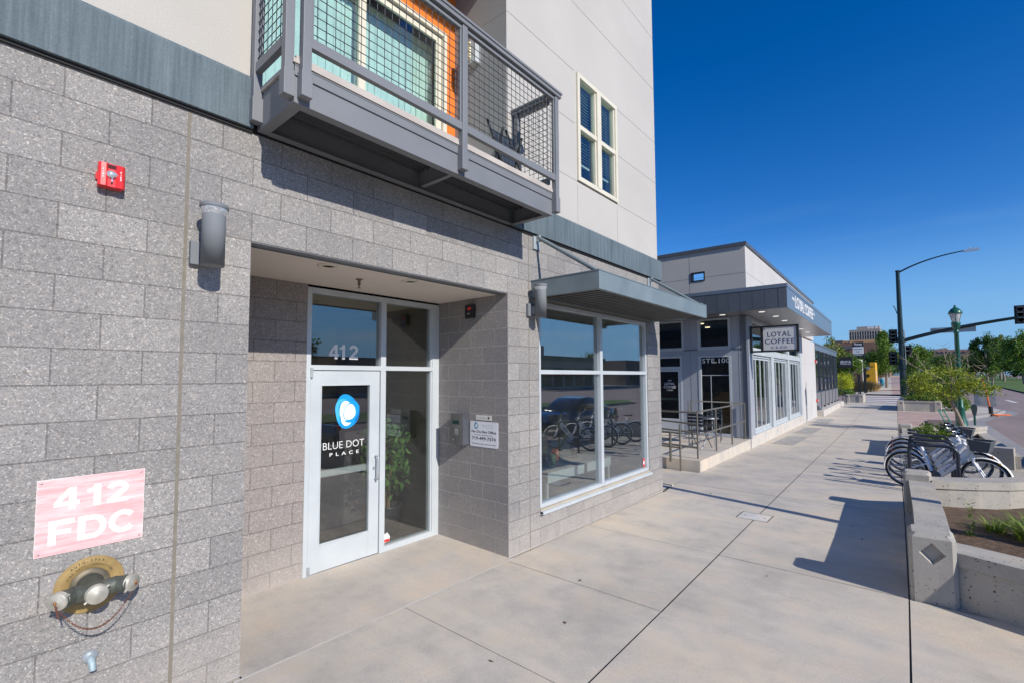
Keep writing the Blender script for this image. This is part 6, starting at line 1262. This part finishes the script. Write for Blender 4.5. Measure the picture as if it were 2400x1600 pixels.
for c_ in range(9):
    for z in (12.4, 10.0): mb = MB(); mb.box(299.8, 300.05, -11.4-c_*1.45, -10.9-c_*1.45, z, z+.9); obj('window', mb, DW, t)
# yellow kiosk, timber fence, signs
YE = mat('yellow_paint', (.72,.40,.02), .6)
t = box_building('yellow_kiosk', 'bright yellow kiosk wall by the far walk', 92, 97, .82, 2.02, -.25, 3.6, YE, 'kiosk')
mb = MB(); mb.box(91.9, 97, .82, 1.46, 3.6, 4.17); obj('upper_wall', mb, YE, t)
mb = MB(); mb.box(91.93, 92, 1.55, 1.9, 1.95, 2.35); obj('dark_hatch', mb, K['blk'], t)
mb = MB(); mb.box(91.93, 92, 1.5, 1.86, 3.05, 3.5); obj('notice', mb, mat('grey_notice', (.3,.34,.42), .5), t)
mb = MB(); mb.box(92.6, 94.5, .80, .82, .3, 3.0); obj('pale_door', mb, mat('pale_door', (.55,.42,.34), .6), t)
t = thing('timber_fence', 'tall brown horizontal timber screen left of the yellow kiosk', 'fence', (88, 5, -.2))
m, tt, b = newmat('timber_slats'); n1 = noisen(tt, coords(tt, (1,.4,9)), 1.2, 4); cc = ramp(tt, n1, [(.35, (.14,.065,.035)), (.7, (.30,.16,.09))]); tt.links.new(cc.outputs[0], b.inputs['Base Color']); b.inputs['Roughness'].default_value = .8
mb = MB(); z = -.1
while z < 4.0: mb.box(88, 88.06, 2.15, 8.5, z, z+.2); z += .235
so('boards', mb, m)
for y in (2.2, 4.2, 6.2, 8.4): mb = MB(); mb.box(88.06, 88.2, y, y+.12, -.2, 4.1); so('post', mb, K['blk'])
t = box_building('patio_restaurant', 'pale roofed restaurant behind the timber screen', 93, 104, 3.0, 12, -.2, 4.6, mat('pale_render', (.4,.42,.42), .7))
mb = MB(); mb.box(92.6, 104.3, 2.8, 12.2, 4.45, 4.75); obj('roof', mb, K['wht'], t)
t = thing('pole_sign', 'pole sign with a black header over a white letter board across the side street', 'sign', (72, 1.5, -.13))
mb = MB(); mb.box(72.0, 72.14, 1.32, 1.46, -.2, 4.55); mb.box(72, 72.14, 1.5, 1.62, -.2, 4.55); so('pole', mb, K['sblk'])
mb = MB(); mb.box(71.9, 72.2, .9, 1.99, 5.62, 6.22); so('header', mb, K['blk'])
mb = MB(); mb.box(71.9, 72.2, .93, 1.96, 4.77, 5.60); so('letter_board', mb, K['wht'])
mb = MB(); mb.box(71.9, 72.2, .9, 1.99, 4.5, 4.75); so('footer', mb, K['blk'])
mb = MB(); text(mb, 'Thirsty', .3, TS(71.9, 1.44, 5.80), .01, .02, fit=.85); text(mb, 'PIZZERIA', .12, TS(71.9, 1.44, 4.57), .01, .02, fit=.9); so('lettering', mb, K['wht'])
mb = MB(); text(mb, 'HAPPY HOUR', .1, TS(71.9, 1.44, 5.28), .01, .02, fit=.8); text(mb, 'ALL DAY', .09, TS(71.9, 1.44, 5.0), .01, .02, fit=.45); so('board_lettering', mb, K['blk'])
t = thing('post_sign', 'narrow dark post sign standing behind the pole sign', 'sign', (78, 1.25, -.13))
mb = MB(); mb.box(78, 78.25, 1.12, 1.42, -.2, 4.2); mb.box(78, 78.2, 1.2, 1.5, 4.2, 5.2); so('post', mb, K['sblk'])
t = thing('walk_bin', 'bright teal bin on the far walk', 'bin', (118, 1.15, .2)); 
mb = MB(); mb.lathe([(.28, 0), (.32, .1), (.34, 1.05), (.36, 1.1), (.3, 1.25), (.1, 1.35), (0, 1.36)], 16); obj('drum', mb, mat('teal', (.0,.22,.32), .5), t, world=False)
# ================================================================ cars (parked at the kerb, seen in the glass, and far up the street)
def car(x, y, rz, col, lab, suv=False, grp='parked cars'):
    t = thing('parked_car', lab, 'car', (x, y, G(x)-.15), rz, grp); P_ = mat('paint', col, .22, .3, var=.03, coat=1.); k = .2 if suv else 0
    def loft(mb, secs):
        vs = []
        for (X, zb, zt, wb, wt) in secs:
            vs += [(X, -wb, zb), (X, -wb*1.02, (zb+zt)/2), (X, -wt, zt-.04), (X, -wt*.86, zt), (X, wt*.86, zt), (X, wt, zt-.04), (X, wb*1.02, (zb+zt)/2), (X, wb, zb)]
        n = 8; fs = [(i*n+j, (i+1)*n+j, (i+1)*n+(j+1) % n, i*n+(j+1) % n) for i in range(len(secs)-1) for j in range(n)]; fs += [tuple(range(n))[::-1], tuple(range((len(secs)-1)*n, len(secs)*n))]; mb.add(vs, fs, None, True)
    mb = MB(); loft(mb, [(-2.32, .42, .72, .70, .66), (-2.25, .30, .86+k, .84, .78), (-1.5, .24, .96+k, .90, .84), (-.3, .2, .96+k*.8, .91, .86), (1.0, .2, .94+k*.7, .91, .85), (1.6, .24, .88+k*.6, .89, .8), (2.2, .28, .76+k*.5, .82, .72), (2.36, .38, .62, .66, .6)]); obj('body', mb, P_, t, world=False)
    mb = MB(); loft(mb, [(-1.95 if suv else -1.6, .9+k, .98+k, .76, .74), (-1.55 if suv else -.95, .9+k, 1.38+k*1.6, .76, .62), (-.2, .9+k, 1.46+k*1.6, .77, .63), (.5, .9+k*.8, 1.42+k*1.5, .77, .62), (1.25, .9+k*.6, .95+k*.7, .76, .74)]); obj('windows', mb, mat('car_glass', (.012,.014,.018), .06, coat=1.), t, world=False)
    mb = MB(); mb.prism([(-1.5 if suv else -.9, 1.385+k*1.6), (-.2, 1.475+k*1.6), (.45, 1.43+k*1.5), (.45, 1.41+k*1.5), (-.2, 1.455+k*1.6), (-.9, 1.36+k*1.6)], -.55, .55); obj('roof', mb, P_, t, world=False)
    for X in (-1.42, 1.42):
        for s in (-1, 1):
            mb = MB(); mb.tube([(X, s*.72, .33), (X, s*.93, .33)], .33, 20); w_ = obj('wheel', mb, K['tyre'], t, world=False)
            mb = MB(); mb.tube([(X, s*.90, .33), (X, s*.94, .33)], .2, 14); obj('rim', mb, K['chrome'], w_, world=False)
    for s in (-1, 1):
        mb = MB(); mb.box(2.2, 2.33, s*.62-.16, s*.62+.16, .60, .72); obj('headlight', mb, K['clear'], t, world=False)
        mb = MB(); mb.box(-2.33, -2.2, s*.66-.14, s*.66+.14, .70, .84); obj('tail_light', mb, bpy.data.materials.get('tail_red') or K['red'], t, world=False)
        mb = MB(); mb.box(.82, .98, s*.9, s*1.06, .93+k, 1.05+k); obj('mirror', mb, P_, t, world=False)
    return t
car(17.4, -7.35, PI, (.02,.045,.09), 'dark navy hatchback parked at the kerb beside the bike racks')
car(11.6, -7.3, PI, (.015,.016,.02), 'black sport utility car parked behind the navy hatchback', True)
car(5.0, -7.3, PI, (.25,.26,.27), 'silver grey car parked at the kerb nearest the camera')
car(132, 3.4, 0, (.4,.42,.48), 'pale blue grey car parked by the far walk beyond the yellow kiosk', True)
car(150, -7.0, PI, (.55,.55,.55), 'pale car far up the street at the kerb')
# ================================================================ across the street (seen in the shop glass)
t = box_building('strip_mall', 'low commercial building with a green roof edge across the street', 70, 100, -64, -52, -.3, 6.1, mat('mall_wall', (.38,.33,.28), .8))
mb = MB(); mb.box(69.6, 100.4, -52, -51.4, 5.5, 6.4); obj('green_fascia', mb, mat('mall_green', (.02,.12,.07), .5), t)
mb = MB(); mb.box(70, 100, -52.02, -51.9, 3.3, 4.0); obj('green_stripe', mb, bpy.data.materials['mall_green'], t)
mb = MB(); mb.prism([(-52, 3.2), (-50.8, 2.5), (-50.8, 2.4), (-52, 2.4)], 74, 98, axis='x'); obj('red_awning', mb, mat('mall_red', (.55,.03,.03), .6), t)
for i in range(7): mb = MB(); mb.box(72+i*4, 75+i*4, -52.05, -51.95, .2, 2.3); obj('shop_pane', mb, DW, t)
t = box_building('apartment_block', 'grey four-storey apartment block behind the strip mall', 78, 104, -84, -72, -.3, 10.5, mat('block_wall_far', (.32,.29,.27), .8))
for i in range(8):
    for z in (2.5, 5.2, 7.9): mb = MB(); mb.box(79+i*3.1, 80.6+i*3.1, -72.05, -71.95, z, z+1.4); obj('window', mb, DW, t)
t = box_building('corner_store', 'dark flat roofed store on the far corner across the street', 108, 130, -62, -50, -.3, 6.2, mat('store_wall', (.10,.075,.08), .7))
for i in range(4): mb = MB(); mb.box(110+i*5, 113+i*5, -50.05, -49.9, 1.0, 3.2); obj('shop_pane', mb, DW, t)
t = thing('clinic_sign', 'white board sign on posts at the strip mall edge', 'sign', (66, -48, -.3))
mb = MB(); mb.box(64, 69, -48, -47.8, 2.4, 4.4); so('panel', mb, K['wht'])
for x in (64.2, 68.6): mb = MB(); mb.box(x, x+.2, -48, -47.85, -.3, 2.4); so('post', mb, K['sblk'])
mb = MB(); text(mb, 'MEDICAL', .7, TF(66.5, -47.8, 3.5) @ Matrix.Rotation(PI, 4, 'Z') , .02, .02, fit=4); text(mb, 'BACK CLINIC', .6, TF(66.5, -47.8, 2.6) @ Matrix.Rotation(PI, 4, 'Z'), .02, .02, fit=4.2); so('lettering', mb, mat('teal_ink', (.02,.2,.2), .5))
mb = MB(); poly_strip(mb, ramped(BRK, -60, 400), lambda x: -90, lambda x: -47, -.0, 0); tag(obj('far_lot', mb, K['walk'], fixn=False), kind='structure')
rnd = random.Random(5)
for x, y, h, lb in ((52, -54, 8, 'round tree across the street left of the strip mall'), (104, -58, 9, 'tree across the street between the mall and the corner store'), (30, -56, 9, 'tree across the street opposite the entrance'), (14, -58, 8, 'tree across the street at the far left of the lots')): tree('lot_tree', lb, x, y, h, 3.2, 2600, .42, LM['dk'], rnd, rz=3.2, rt=.2)
t = box_building('brick_store', 'long low tan store across the street opposite the entrance', -10, 44, -66, -54, -.3, 5.0, mat('store_tan', (.24,.15,.10), .8))
for i in range(8): mb = MB(); mb.box(-6+i*6, -2+i*6, -54.05, -53.9, .8, 2.8); obj('shop_pane', mb, DW, t)
shrub('patio_hedge', 'leafy hedge seen through the patio glass', 33.5, 4.6, -.1, 2.2, .9, 1.6, 2600, .13, 'md', 26)
shrub('patio_hedge', 'lime green hedge seen through the far patio panes', 39.5, 4.8, -.1, 2.6, .9, 1.4, 2600, .13, 'yg', 26)
# a few dry leaves on the walk
rnd = random.Random(40); LFM = mat('dry_leaf', (.12,.07,.04), .8, var=.3)
for i, (x, y, lb) in enumerate(((5.55, -2.35, 'curled brown leaf on the walk just before the long planter shadow'), (8.9, -.75, 'dark dry leaf on the walk nearest the building corner'), (4.2, -.95, 'small dark leaf on the slab in front of the pier'), (2.6, -1.2, 'tiny dark leaf near the middle of the front slab'), (7.6, -3.0, 'dry leaf lying in the planter shadow'), (8.2, -2.85, 'second dry leaf lying deeper in the planter shadow'), (3.4, -1.3, 'tiny dry leaf right of the slab joint in the foreground'))):
    mb = MB(); a = rnd.uniform(0, 6); s = .022; z = G(x)+.004; c_, s_ = math.cos(a)*s, math.sin(a)*s
    mb.add([(x-c_, y-s_, z+.004), (x+s_*.5, y-c_*.5, z), (x+c_, y+s_, z+.008), (x-s_*.5, y+c_*.5, z+.006), (x, y, z-.001)], [(0,1,4), (1,2,4), (2,3,4), (3,0,4)]); tag(obj('fallen_leaf', mb, LFM, fixn=False), lb, 'leaf', 'dry leaves on the walk')
shrub('far_hedge', 'low dark hedge closing the foot of the trees at the end of the walk', 300, 3, 1.5, 5, 12, 3.4, 2600, .7, 'dk', 22)
